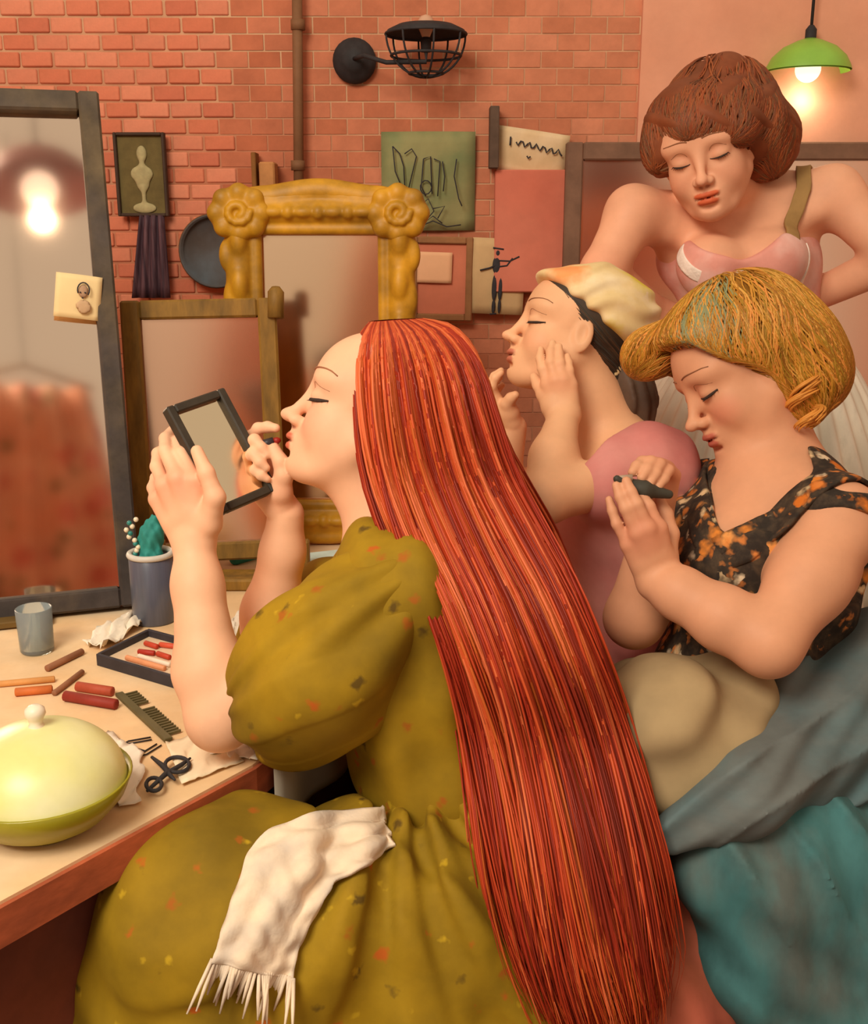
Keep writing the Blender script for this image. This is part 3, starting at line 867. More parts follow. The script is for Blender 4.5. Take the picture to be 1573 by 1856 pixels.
# loose sticks and pencils
M_RUST = mat('rust', (202, 108, 52), .6, .2, 20); M_WINE = mat('wine_red', (140, 50, 38), .6, .2, 20); M_OCH = mat('ochre', (214, 150, 86), .6, .15, 20); M_BRN = mat('umber', (150, 100, 70), .7, .2, 20)
def between(p, q, dz): return (T(*p, dz) + T(*q, dz)) / 2, T(*q, dz) - T(*p, dz)
for nm, p, q_, r, m, lab in (
        ('makeup_pencil', (-8, 1246), (100, 1236), .005, M_OCH, 'ochre makeup pencil at the table left behind the powder bowl'),
        ('makeup_pencil', (28, 1262), (96, 1256), .0065, M_RUST, 'short rust orange makeup pencil behind the powder bowl'),
        ('makeup_pencil', (85, 1218), (150, 1186), .0055, M_BRN, 'brown makeup pencil pointing at the water glass'),
        ('makeup_pencil', (98, 1262), (150, 1222), .0045, M_BRN, 'thin umber pencil crossing the loose makeup sticks'),
        ('lipstick_stick', (118, 1270), (212, 1286), .008, M_WINE, 'dark wine red makeup stick beside the powder bowl'),
        ('lipstick_stick', (140, 1252), (205, 1262), .0075, mat('brick_stick', (176, 78, 52), .6, .2, 20), 'brick red makeup stick lying above the wine red one')):
    c, v = between(p, q_, r)
    stick(nm, c, v, np.linalg.norm(v), r, m, lab, 'makeup stick', tip=None)
# comb
cb = empty('comb', T(258, 1300), 'dark olive comb lying on the table in front of the elbow', 'comb')
p, q_ = T(216, 1262, .004), T(306, 1346, .004); v = q_ - p; L = np.linalg.norm(v); v /= L; sd = nrm(np.array([-v[1], v[0], 0]) * -1)
if sd[0] < 0: sd = -sd
M_COMB = mat('olive_horn', (92, 82, 50), .5, .2, 20)
MB().box((p + q_) / 2, v * L / 2, sd * .006, (0, 0, .003), .001).build('comb_spine', M_COMB, cb)
for i in range(20):
    b0 = p + v * (L * (.05 + .045 * i))
    if i in (6, 7): continue
    MB().box(b0 + sd * .014, v * .0016, sd * .011, (0, 0, .0018)).build('tooth', M_COMB, cb)
# nail scissors
sc = empty('nail_scissors', T(300, 1420), 'dark open nail scissors lying near the table edge', 'scissors')
z3 = np.array([0, 0, .011])
for pts in ([(268, 1448), (300, 1418), (330, 1400), (346, 1388)], [(276, 1386), (296, 1402), (310, 1420), (318, 1428)]):
    MB().tube([T(*t) + z3 for t in pts], [.002, .0035, .003, .0015], 8).build('blade', M_DARK, sc, True)
for (cx, cy, rx, ry) in ((322, 1400, 22, 14), (280, 1436, 14, 12)):
    MB().tube([T(cx + rx * math.cos(t), cy + ry * math.sin(t)) + z3 for t in np.linspace(0, 6.283, 21)[:-1]], .0026, 6, True).build('handle_loop', M_DARK, sc, True)
# hair pins
for i, (p, ang) in enumerate((((250, 1345), .4), ((272, 1362), 1.1), ((240, 1360), -.5))):
    cpt = T(*p, .002); d1 = np.array([math.cos(ang), math.sin(ang), 0]); d2 = np.array([-d1[1], d1[0], 0])
    o = MB().tube([cpt + d1 * .018 + d2 * .004, cpt - d1 * .012 + d2 * .004, cpt - d1 * .017, cpt - d1 * .012 - d2 * .004, cpt + d1 * .018 - d2 * .004], .0011, 6).build('hair_pin', M_DARK, None, True)
    tag(o, ['dark hair pin nearest the comb end', 'dark hair pin nearest the scissors', 'dark hair pin nearest the powder bowl'][i], 'hair pin', 'hair pins on the table')
# crumpled tissues and papers
def tissue(name, pts, zamp, m, label, cat, seed, n=14):
    P4 = [T(*p) for p in pts]
    def fn(u, v):
        p = (P4[0] * (1 - u) + P4[1] * u) * (1 - v) + (P4[3] * (1 - u) + P4[2] * u) * v
        z = .003 + zamp * (.5 + .5 * math.sin(9 * u + seed + 3 * v) * math.cos(7 * v + 2 * seed + 2 * u)) + zamp * .3 * math.sin(23 * u + 17 * v + seed)
        w = .004 * math.sin(13 * u + seed) * math.sin(11 * v)
        return p + np.array([w, w, max(.002, z)])
    return tag(MB().sheet(fn, n, n, .0012).build(name, m, None, True), label, cat)
M_WHITE = mat('white_tissue', (240, 226, 204), .9, .08, 12); M_CREAM = mat('cream_paper', (236, 214, 178), .9, .08, 12)
tissue('tissue', [(150, 1172), (232, 1118), (262, 1136), (188, 1186)], .016, M_WHITE, 'crumpled white tissue between the jar and the tin tray', 'tissue', 1.0)
tissue('tissue', [(392, 1318), (462, 1352), (470, 1384), (386, 1372)], .006, M_WHITE, 'folded white tissue under the resting elbow', 'tissue', 2.2)
tissue('paper_sheet', [(300, 1350), (392, 1330), (440, 1384), (330, 1428)], .004, M_CREAM, 'cream paper sheet lying under the nail scissors', 'paper', 3.1)
tissue('lace_doily', [(196, 1330), (262, 1372), (250, 1462), (150, 1470)], .006, M_WHITE, 'white lace doily crumpled round the powder bowl', 'doily', 4.0)
tissue('paper_sheet', [(408, 1150), (440, 1100), (470, 1120), (440, 1180)], .008, M_WHITE, 'white paper scrap behind the near forearm', 'paper', 5.0)
tissue('paper_sheet', [(530, 1070), (600, 1040), (640, 1065), (580, 1100)], .010, M_WHITE, 'white paper scrap in front of the turquoise case', 'paper', 6.0)
# turquoise case and brush
tc = empty('turquoise_case', T(560, 1030), 'long turquoise case with a pale lid on the table behind her arms', 'case')
p, q_ = T(520, 1044), T(640, 1030); v = q_ - p; Lh = v / 2; pv = nrm(np.array([-v[1], v[0], 0])) * .03
MB().box((p + q_) / 2 + [0, 0, .014], Lh, pv, (0, 0, .014), .004).build('case_body', M_TEAL2, tc)
MB().box((p + q_) / 2 + [0, 0, .0315], Lh * .98, pv * .95, (0, 0, .0035), .002).build('case_lid', mat('pale_aqua', (196, 214, 204), .6, .15, 15), tc)
hb2 = empty('hair_brush', T(450, 1030), 'turquoise backed hair brush lying under the wooden mirror', 'brush')
p, q_ = T(428, 1022, .012), T(470, 1012, .012)
solid('brush_back', [(0, [rc(p, .014, q_, .012, .01)])], M_TEAL2, hb2, .003)
MB().tube([q_, q_ + (q_ - p) * 1.0], [.007, .005], 8).build('handle', M_TEAL2, hb2, True)
MB().box((p + q_) / 2 - [0, 0, .010], (q_ - p) / 2, nrm(np.array([-(q_ - p)[1], (q_ - p)[0], 0])) * .008, (0, 0, .004)).build('bristles', mat('bristle', (206, 196, 170), .9, .2, 90), hb2)
bxw = empty('wooden_box', T(505, 1110), 'small brown wooden box on the table between her forearms', 'box')
q = T(505, 1112)
MB().box(q + [0, .03, .022], (.045, 0, 0), (0, .03, 0), (0, 0, .022), .003).build('box_body', M_WOOD, bxw)
MB().box(q + [0, .03, .049], (.047, 0, 0), (0, .032, 0), (0, 0, .005), .002).build('box_lid', mat('dusty_wood', (150, 126, 84), .7, .2, 14), bxw)

# ------------------------------------------------------------------ hanging lamps
def hanging_lamp(p, R, label, shade_rgb, bulb_rgb, energy, drop=.9, glow=6.0, light_r=.03, prof=None):
    """p: centre of the shade's lower rim"""
    p = np.asarray(p, float)
    root = empty('hanging_lamp', p, label, 'lamp', None)
    h = R * .72
    pf = prof or [(R, 0), (R * .97, h * .14), (R * .86, h * .42), (R * .62, h * .72), (R * .30, h * .92), (R * .12, h)]
    MB().lathe(p, pf + [(r - .004 if r > .01 else r, z - .003) for r, z in pf[::-1]], sides=40).build('lamp_shade', mat('shade_%d' % len(bpy.data.materials), shade_rgb, .4, .12, 8, spec=.5), root, True)
    MB().lathe(p + [0, 0, h], [(R * .13, 0), (R * .13, .02), (.006, .03), (0, .03)], sides=16).build('cap', M_DARK, root, True)
    MB().tube([p + [0, 0, h + .02], p + [0, 0, h + drop / 2], p + [0, 0, h + drop]], .004, 8).build('cord', M_DARK, root, True)
    br_ = R * .30
    MB().lathe(p - [0, 0, br_ * .9], [(br_ * math.sin(t), br_ - br_ * math.cos(t)) for t in np.linspace(0, math.pi, 14)], sides=20).build('bulb', emis_mat('bulb_glow_%d' % len(bpy.data.materials), bulb_rgb, glow), root, True)
    l = bpy.data.lights.new('lamp_light', 'POINT'); l.energy = energy; l.color = (1.0, .80, .58); l.shadow_soft_size = light_r
    o = bpy.data.objects.new('lamp_light', l); COL.objects.link(o); o.parent = root; o.location = (0, 0, -br_ * 1.2 - light_r)
    return root
LD = 2.75
hanging_lamp(U(1464, 128, LD), .105, 'green glass hanging lamp glowing beside the standing woman', (140, 190, 70), (255, 244, 222), .45, glow=1.1)

# what stands on the near side of the room and shows in the tall mirror
def reflected(px, py, dist):
    c, ux, uy, n, wx, wy = LMF
    v = FV + RV * (px - W / 2) / FOC + UV * (H / 2 - py) / FOC
    t = ((c - CP) @ n) / (v @ n); p = CP + v * t
    r = v - 2 * (v @ n) * n
    return p + nrm(r) * dist
hanging_lamp(reflected(72, 345, 1.9), .20, 'mauve shaded hanging lamp seen only in the tall mirror', (150, 100, 100), (255, 246, 226), .8, glow=1.3)
cg = reflected(60, 860, 2.3)
M_FLOR = mat('floral_costume', (224, 160, 128), .9, .2, 6, tint=(236, 206, 180), tscale=4, tamt=.8)
spots(M_FLOR, [(9, .5, .55, [(206, 96, 84), (214, 120, 110), (190, 70, 60)], 0.), (12, .35, .5, [(120, 110, 70), (150, 130, 90)], 3.)])
gx = RV; cs_ = empty('costume', cg - [0, 0, .55], 'floral pink costume hanging opposite the tall mirror', 'costume')
MB().sheet(lambda u, v: cg + gx * (u - .5) * (.50 + .35 * v) + np.array([0, .03 * math.sin(u * 30 + v), .35 - .9 * v]), 50, 12, .004).build('costume_cloth', M_FLOR, cs_, True)
MB().tube([cg + [-.26, 0, .35], cg + [0, 0, .43], cg + [.26, 0, .35]], .008, 8).build('hanger', M_WOOD, cs_, True)
MB().tube([cg + [0, 0, .43], cg + [0, 0, 1.4]], .003, 6).build('hook', M_DARK, cs_, True)

# ================================================================== people
SKIN = [np.array(c, float) for c in ((238, 182, 144), (232, 176, 132), (218, 156, 118), (228, 166, 130))]
M_SKIN = mat('skin', (230, 165, 128), .55, .07, 14, attr=True, spec=.25, sss=.06, tint=None)
M_LASH = mat('lash', (62, 46, 38), .8, .1, 30)
M_BROW = mat('brow', (146, 98, 68), .8, .1, 30)

class Head:
    """local frame: x forward, y to her left, z up, eyes at z 0, metres"""
    def __init__(s, origin, fwd, up, sc=1.0):
        s.o = np.asarray(origin, float); s.f = nrm(fwd)
        u = np.asarray(up, float); u = nrm(u - s.f * (u @ s.f)); s.u = u
        s.l = np.cross(s.u, s.f); s.s = sc
        s.R = np.array([s.f, s.l, s.u])
    def w(s, x, y, z): return s.o + s.s * (s.f * x + s.l * y + s.u * z)
    def to_local(s, P): return ((P - s.o) @ s.R.T) / s.s
    def el(s, c, r, k=.02, op=1, pitch=0.0, yaw=0.0):
        cp, sp, cy, sy = math.cos(pitch), math.sin(pitch), math.cos(yaw), math.sin(yaw)
        Rp = np.array([[cp, 0, sp], [0, 1, 0], [-sp, 0, cp]]); Ry = np.array([[cy, sy, 0], [-sy, cy, 0], [0, 0, 1]])
        return el(s.w(*c), np.asarray(r) * s.s, Rp @ Ry @ s.R, k * s.s, op)
    def rc(s, a, r1, b=None, r2=None, k=.02, op=1):
        return rc(s.w(*a), r1 * s.s, None if b is None else s.w(*b), None if r2 is None else r2 * s.s, k * s.s, op)
    def cut(s, p0, n, k=.006, w=.25):
        """carve away everything on the side of p0 that n=(x,z) points to"""
        n = nrm([n[0], 0, n[1]]); t = np.array([-n[2], 0, n[0]]); Rl = np.array([n, [0, 1, 0], t])
        c = np.array([p0[0], 0, p0[1]]) + n * w
        return bx(s.w(*c), np.array([w, w, w]) * s.s, Rl @ s.R, k * s.s, -1, .001)
    def prims(s, smile=0.0, cran=1.0):
        e, r = s.el, s.rc
        P = [e((-.016, 0, .030), (.094 * cran, .074, .080 * cran), .02),
             e((.020, 0, .030), (.066, .064, .062), .03),
             e((.024, 0, -.032), (.054, .056, .074), .03)]
        for y in (-1, 1):
            P += [r((.004, y * .050, -.048), .020, (.050, y * .024, -.090), .017, .03),
                  e((.050, y * .035, -.038), (.030, .026, .030), .022),
                  e((.056, y * .032, .022), (.026, .030, .016), .02)]
        P += [e((.070, 0, -.095), (.020, .022, .017), .022),
              e((.072, 0, -.066), (.022, .026, .024), .022)]
        for y in (-1, 1):
            P += [e((.093, y * .031, -.002), (.013, .019, .012), .016, -1),
                  e((.0675, y * .0315, -.002), (.0165, .0165, .0135), .006)]
        P += [r((.078, 0, .012), .0075, (.101, 0, -.030), .0075, .014),
              e((.1055, 0, -.0345), (.0115, .0095, .0085), .008)]
        for y in (-1, 1):
            P += [e((.093, y * .0115, -.0385), (.0105, .0068, .0072), .006)]
        for y in (-1, 1):
            P += [e((.1005, y * .0055, -.0470), (.005, .0026, .0026), .002, -1)]
        P += [r((.092, 0, -.046), .004, (.092, 0, -.054), .0045, .010),
              e((.0905, 0, -.0610), (.0100, .0215, .0052), .005),
              e((.0935, -.006, -.0592), (.006, .007, .0040), .004), e((.0935, .006, -.0592), (.006, .007, .0040), .004),
              e((.0885, 0, -.0725), (.0095, .0175, .0062), .005),
              e((.099, 0, -.0662), (.010, .0225, .0011), .003, -1),
              e((.090, 0, -.0825), (.006, .014, .004), .008, -1)]
        for y in (-1, 1):                                        # ears
            P += [e((-.006, y * .073, -.012), (.017, .0065, .029), .006, yaw=-.35 * y),
                  e((-.002, y * .079, -.010), (.009, .005, .016), .004, -1)]
        return P
    def colour(s, V, col, base, blush=.5, lip=(196, 88, 66)):
        q = s.to_local(V)
        def put(mask, rgb): col[:] = col * (1 - mask[:, None]) + s2l(rgb)[None] * mask[:, None]
        for y in (-1, 1):
            d = np.linalg.norm((q - [.062, y * .040, -.036]) / [.03, .026, .024], axis=1)
            put(np.clip(1.15 - d, 0, 1) * blush, (224, 124, 96))
            d = np.linalg.norm((q - [.095, y * .006, -.047]) / [.007, .004, .003], axis=1)
            put(np.clip(1.6 - d, 0, 1) * .75, (128, 56, 36))
            d = np.linalg.norm((q - [.084, y * .031, .006]) / [.014, .018, .006], axis=1)
            put(np.clip(1.2 - d, 0, 1) * .35, (190, 116, 88))
        d = np.linalg.norm((q - [.112, 0, -.036]) / [.012, .012, .010], axis=1); put(np.clip(1.1 - d, 0, 1) * .3, (230, 140, 110))
        up_ = np.linalg.norm((q - [.094, 0, -.0610]) / [.018, .0215, .0056], axis=1)
        lo_ = np.linalg.norm((q - [.092, 0, -.0728]) / [.018, .0180, .0064], axis=1)
        put(np.clip((1.12 - np.minimum(up_, lo_)) * 6, 0, 1) * .9, lip)
        cr = np.linalg.norm((q - [.096, 0, -.0662]) / [.02, .0215, .0012], axis=1)
        put(np.clip((1.2 - cr) * 3, 0, 1) * .8, (110, 40, 30))
        return col

def face_lines(h, sdf, root, brow_m, lash_m, brow_z=.030, brow_r=.0011, sides=(-1, 1), lash_r=.0012, ew=.031):
    fn = lambda Q: sd_eval(sdf, Q)
    def settle(P, off):
        P = np.array(P)
        for _ in range(5):
            d, g = sd_grad(fn, P, .0007); P = P - (d - off)[:, None] * g * .8
        return P
    for y in sides:
        t = np.linspace(0, 1, 12)
        P = [h.w(.098, y * (.013 + (.005 + ew) * a), brow_z - .004 + .010 * math.sin(math.pi * (.18 + .72 * a)) - .004 * a) for a in t]
        P = [p - h.f * h.s * (.0 + (.030 + 1.4 * (ew - .031)) * a * a) for p, a in zip(P, t)]
        MB().tube(settle(P, .0005), np.interp(t, [0, .3, 1], [brow_r * .9, brow_r, brow_r * .6]) * h.s, 6).build('eyebrow', brow_m, root, True)
        P = [h.w(.090 - .012 * (2 * a - 1) ** 2 - (.004 + 1.6 * (ew - .031)) * a * a, y * (.016 + ew * a), -.0065 - .0045 * math.sin(math.pi * a) + .001 * a) for a in t]
        P = settle(P, .0003)
        MB().tube(P, np.interp(t, [0, .4, .85, 1], [lash_r * .4, lash_r, lash_r * 1.2, lash_r * .5]) * h.s, 6).build('eyelashes', lash_m, root, True)
        for j in range(5, 12):
            b = P[j]; v = nrm(h.f * .8 - h.u * .7 + h.l * y * (.1 + .10 * (j - 5)))
            MB().tube([b, b + v * .0035 * h.s, b + (v + h.u * .2) * .006 * h.s], [.0006 * h.s, .0005 * h.s, .0002 * h.s], 4).build('lash', lash_m, root, True)
        P = [h.w(.090 - .012 * (2 * a - 1) ** 2 - (.004 + 1.6 * (ew - .031)) * a * a, y * (.017 + (ew - .002) * a), .0085 + .0045 * math.sin(math.pi * a)) for a in t]
        MB().tube(settle(P, -.0001), .0005 * h.s, 5).build('eyelid_crease', brow_m, root, True)

def hand(wr, kn, fi, th, s=1.0, wr_r=.021, k=.010):
    """wrist point, four knuckles, finger joints (pip, dip, tip) per finger, thumb (root, knuckle, joint, tip)"""
    P = []
    wr = np.asarray(wr, float)
    rk = [.0125, .0125, .0115, .0105]
    ac = nrm(np.asarray(kn[3]) - np.asarray(kn[0]))
    for i, q in enumerate(kn):
        P.append(rc(wr + ac * (i - 1.5) * .009 * s, wr_r * .72 * s, q, rk[i] * s, k))
    P.append(rc((wr + kn[0]) / 2, .013 * s, (wr + kn[3]) / 2, .012 * s, k))
    fr_ = [(.0095, .0085, .0078, .0062), (.0098, .0088, .0080, .0064), (.0093, .0083, .0076, .0060), (.0082, .0074, .0068, .0055)]
    for i, js in enumerate(fi):
        pts = [kn[i]] + list(js)
        for j in range(len(pts) - 1):
            P.append(rc(pts[j], fr_[i][j] * s, pts[j + 1], fr_[i][j + 1] * s, .0035 if j else .006))
    tr = (.0165, .0125, .0100, .0078)
    P.append(rc(wr, .017 * s, th[0], tr[0] * s, .014))
    for j in range(len(th) - 1):
        P.append(rc(th[j], tr[j] * s, th[j + 1], tr[j + 1] * s, .006))
    return P

def L3(lst): return [U(*p) for p in lst]
def fbox(pts, pad): 
    a = np.array(pts); return a.min(0) - pad, a.max(0) + pad
def fold(P, dirs):
    d = np.zeros(len(P))
    for v, amp, ph in dirs:
        q = P @ np.asarray(v, float)
        d += amp * np.sin(q + ph + 1.3 * np.sin(P[:, 0] * 13 + ph) + 1.1 * np.sin(P[:, 2] * 11 + 2 * ph))
    return d

def skin_col(idx, fn=None):
    def f(V):
        col = np.tile(s2l(SKIN[idx]), (len(V), 1))
        n = np.sin(V[:, 0] * 37 + 2 * np.sin(V[:, 2] * 23)) * np.sin(V[:, 1] * 31 + V[:, 2] * 29)
        col *= (1 + .04 * n)[:, None]
        if fn is not None: col = fn(V, col)
        return col
    return f
def tint_at(V, col, p, r, rgb, amt):
    d = np.linalg.norm(V - p, axis=1) / r
    m = np.clip(1 - d * d, 0, 1) * amt
    return col * (1 - m[:, None]) + s2l(rgb)[None] * m[:, None]

# ------------------------------------------------------------------ woman with long red hair
D1 = 1.50
w1 = empty('person', (U(850, 1560, 1.52) * [1, 1, 0]) , 'seated woman with very long red hair in an olive dress, holding a hand mirror', 'person')
h1 = Head(U(679, 752, D1), camv(-.951, .309, -.04), camv(.309, .951, 0), 1.05)
HP = h1.prims()
neck1 = [rc(h1.w(-.022, 0, -.045), .054, U(728, 985, 1.5), .056, .03), rc(h1.w(.01, 0, -.075), .036, U(705, 985, 1.5), .045, .03)]
sh_n, sh_f = U(722, 1075, 1.385), U(735, 1050, 1.65)
el_n, wr_n = U(398, 1300, 1.415), U(352, 985, 1.45)
el_f, wr_f = U(478, 1200, 1.60), U(518, 932, 1.535)
tor1 = [el(U(735, 1120, 1.51), (.112, .150, .13), k=.05), el(U(770, 1260, 1.52), (.100, .130, .14), k=.06),
        el(U(800, 1395, 1.52), (.090, .115, .10), k=.06), el(U(850, 1560, 1.52), (.125, .16, .12), k=.06),
        rc(sh_n, .055, sh_f, .055, .06)]
for y, px in ((-1, 625), (1, 625)):
    tor1.append(el(U(655, 1165, 1.51 + y * .07), (.055, .06, .06), k=.05))
hip_n, hip_f = U(845, 1625, 1.44), U(845, 1610, 1.60)
kn_n, kn_f = U(352, 1612, 1.345), U(372, 1592, 1.47)
leg1 = [rc(hip_n, .085, kn_n, .058, .04), rc(hip_f, .085, kn_f, .058, .04)]
for kn_ in (kn_n, kn_f):
    an = np.array([kn_[0] + .03, kn_[1] - .01, .09])
    leg1 += [rc(kn_, .055, an, .036, .03), rc(an, .034, an + [-.02, 0, -.05], .036, .02), rc(an + [0, 0, -.055], .032, an + [-.15, 0, -.062], .026, .02)]
arm_n = [rc(sh_n, .048, el_n, .041, .03), rc(el_n, .040, U(378, 1215, 1.425), .0435, .02), rc(U(378, 1215, 1.425), .0435, U(358, 1060, 1.44), .031, .02), rc(U(358, 1060, 1.44), .031, wr_n, .0265, .02)]
arm_f = [rc(sh_f, .048, el_f, .040, .03), rc(el_f, .039, U(492, 1110, 1.58), .041, .02), rc(U(492, 1110, 1.58), .041, U(512, 1000, 1.55), .029, .02), rc(U(512, 1000, 1.55), .029, wr_f, .0255, .02)]
kn1 = L3([(352, 872, 1.432), (322, 868, 1.432), (298, 880, 1.442), (284, 905, 1.455)])
fi1 = [L3([(328, 822, 1.452), (322, 800, 1.478), (332, 785, 1.492)]), L3([(300, 818, 1.455), (300, 795, 1.478), (312, 780, 1.496)]),
       L3([(284, 846, 1.466), (286, 822, 1.485), (300, 810, 1.500)]), L3([(277, 884, 1.475), (282, 866, 1.490), (294, 856, 1.503)])]
th1 = L3([(378, 948, 1.436), (390, 902, 1.420), (374, 858, 1.418), (357, 818, 1.424)])
hnd_n = hand(wr_n, kn1, fi1, th1, 1.04)
kn2 = L3([(455, 796, 1.532), (445, 815, 1.525), (441, 840, 1.518), (449, 868, 1.512)])
fi2 = [L3([(468, 777, 1.518), (485, 774, 1.510), (500, 776, 1.504)]), L3([(461, 798, 1.500), (474, 812, 1.495), (484, 824, 1.494)]),
       L3([(458, 822, 1.497), (472, 838, 1.490), (482, 848, 1.490)]), L3([(462, 852, 1.497), (474, 862, 1.492), (484, 868, 1.492)])]
th2 = L3([(508, 892, 1.510), (514, 862, 1.500), (508, 836, 1.497), (497, 812, 1.500)])
hnd_f = hand(wr_f, kn2, fi2, th2, .98)
B1 = [(.0, HP + neck1 + tor1), (.03, leg1), (.03, arm_n), (.012, hnd_n), (.03, arm_f), (.0, hnd_f)]
B1 = [(.0, HP + neck1 + tor1 + leg1 + arm_n + arm_f), (.010, hnd_n), (.0015, hnd_f)]
def c1(V, col):
    col = h1.colour(V, col, 0, .55, (200, 92, 66))
    for p in (el_n, kn1[0], kn1[1], kn1[2], kn1[3], kn2[2], th2[0]): col = tint_at(V, col, p, .035, (228, 136, 104), .25)
    return col
solid('body', B1, M_SKIN, w1, .007, colfn=skin_col(0, c1), fine=[
    (*fbox([U(262, 570, 1.375), U(790, 1385, 1.375), U(262, 570, 1.62), U(720, 1385, 1.60)], .0), .0024)])
face_lines(h1, [(0, HP)], w1, mat('brow_red', (158, 104, 72), .8, .1, 30), M_LASH, lash_r=.0023, brow_r=.0014, ew=.041)

# her dress
M_OLIVE = mat('olive_dress', (156, 122, 18), .8, .22, 7, tint=(104, 82, 14), tscale=5, tamt=.75, bump=.2, bscale=25)
spots(M_OLIVE, [(26, .44, .26, [(186, 84, 24), (164, 88, 22)], .0), (24, .22, .24, [(84, 62, 18)], 3.3), (30, .28, .22, [(188, 152, 30)], 6.1)])
up_n = sh_n; mid_n = U(545, 1215, 1.40)
arm_ax = nrm(el_n - sh_n)
def sleeve_disp(P):
    q = P - sh_n; t = q @ arm_ax
    r = q - t[:, None] * arm_ax; e1 = nrm(np.cross(arm_ax, [0, 0, 1])); e2 = np.cross(arm_ax, e1)
    a = np.arctan2(r @ e1, r @ e2)
    s1 = np.sin(5 * a + 2.5 * np.sin(t * 9) + 4 * t); s2 = np.sin(9 * a - 7 * t + 1.7 * np.sin(3 * a))
    fo = np.abs(s1) ** .7 * np.sign(s1)
    return -.0050 * fo * np.clip(t / .12, .2, 1) - .0028 * s2 + .0020 * np.sin(26 * t + 4 * np.sin(2 * a))
slv = [rc(sh_n + [.0, 0, .005], .060, U(640, 1140, 1.385), .074, .05), rc(U(640, 1140, 1.385), .076, U(575, 1220, 1.39), .090, .05),
       rc(U(575, 1220, 1.39), .090, U(540, 1255, 1.40), .082, .05), el(U(515, 1275, 1.41), (.045, .06, .065), k=.05),
       rc(U(405, 1340, 1.42), .05, U(365, 1385, 1.43), .065, .02, -1)]
solid('sleeve', [(0, slv)], M_OLIVE, w1, .004, disp=sleeve_disp)
slf = [rc(sh_f, .062, U(590, 1130, 1.63), .078, .05), rc(U(590, 1130, 1.63), .08, U(520, 1160, 1.61), .078, .05)]
solid('sleeve', [(0, slf)], M_OLIVE, w1, .005, disp=lambda P: fold(P, [((40, 20, 60), .005, .4)]))
def infl(ps, d):
    out = []
    for p in ps:
        if p[0] == 'rc': out.append(rc(p[1][0], p[1][2] + d, p[1][1], p[1][3] + d, p[3], p[2]))
        else: out.append(el(p[1][0], p[1][1] + d, p[1][2], p[3], p[2]))
    return out
bod = infl(tor1[:3], .014) + infl(tor1[4:], .012) + [rc(U(705, 1010, 1.45), .05, U(705, 1010, 1.57), .05, .04),
       rc(U(712, 975, 1.5), .060, h1.w(-.01, 0, -.06), .062, .004, -1), ]
solid('bodice', [(0, bod)], M_OLIVE, w1, .0045, disp=lambda P: fold(P, [((60, 0, 18), .0045, 0.), ((25, 40, -40), .003, 1.)]))
sk = [el(U(820, 1420, 1.52), (.095, .12, .05), k=.05), el(U(855, 1575, 1.52), (.15, .19, .12), k=.06),
      rc(hip_n + [0, -.01, .0], .108, kn_n + [.02, 0, .0], .080, .05), rc(hip_f, .10, kn_f + [.02, 0, 0], .080, .05),
      rc(U(640, 1625, 1.42), .098, U(500, 1620, 1.42), .090, .06)]
kb0 = np.array([kn_n[0] - .03, kn_n[1] - .02, .02]); kf0 = np.array([kn_f[0] - .02, kn_f[1] + .05, .02])
hb0 = np.array([hip_n[0] + .05, hip_n[1] - .10, .02])
sk += [rc(kn_n + [.015, 0, -.005], .074, kb0 + [-.02, -.03, .30], .125, .12), rc(kb0 + [-.02, -.03, .30], .125, kb0 + [-.04, -.05, .05], .16, .1), rc(kn_f, .075, kf0, .12, .06),
       rc((kn_n + hip_n) / 2 + [0, -.03, -.05], .10, (kb0 + hb0) / 2 + [0, -.07, .05], .17, .10), rc(kn_n + [.0, -.03, -.03], .086, kb0 + [-.035, -.07, .10], .15, .10), rc(kn_n * .7 + hip_n * .3 + [0, -.03, -.05], .09, kb0 * .7 + hb0 * .3 + [0, -.07, .05], .16, .10),
       rc(hip_n + [.02, -.01, -.02], .12, hb0 + [.03, -.06, .05], .20, .07), rc(hip_f, .12, hb0 + [.05, .25, 0], .16, .07)]
def sk_disp(P):
    down = np.clip((.70 - P[:, 2]) / .24, 0, 1)
    a = np.arctan2(P[:, 1] - 1.42, P[:, 0] + .12)
    s0 = np.sin(10 * a + 1.2 * np.sin(P[:, 2] * 5) + .8)
    v = -.022 * down * np.tanh(1.3 * s0)
    an = np.arctan2(P[:, 2] - .80, P[:, 0] + .02)
    s1 = np.sin(an * 12 + 1.3 * np.sin(P[:, 0] * 7 + P[:, 2] * 9) + P[:, 1] * 14)
    v += -.0105 * np.tanh(1.6 * s1) * (1 - .5 * down) * np.clip((P[:, 0] + .42) / .12, .15, 1)
    v += -.003 * np.sin(P[:, 0] * 52 + P[:, 2] * 48 + 3 * np.sin(P[:, 2] * 14))
    w = np.clip((P[:, 0] + .13) / .12, 0, 1) * np.clip((P[:, 2] - .60) / .08, 0, 1)
    return v - .006 * w * np.sin(P[:, 1] * 100 + P[:, 0] * 50)
solid('skirt', [(0, sk)], M_OLIVE, w1, .006, disp=sk_disp)

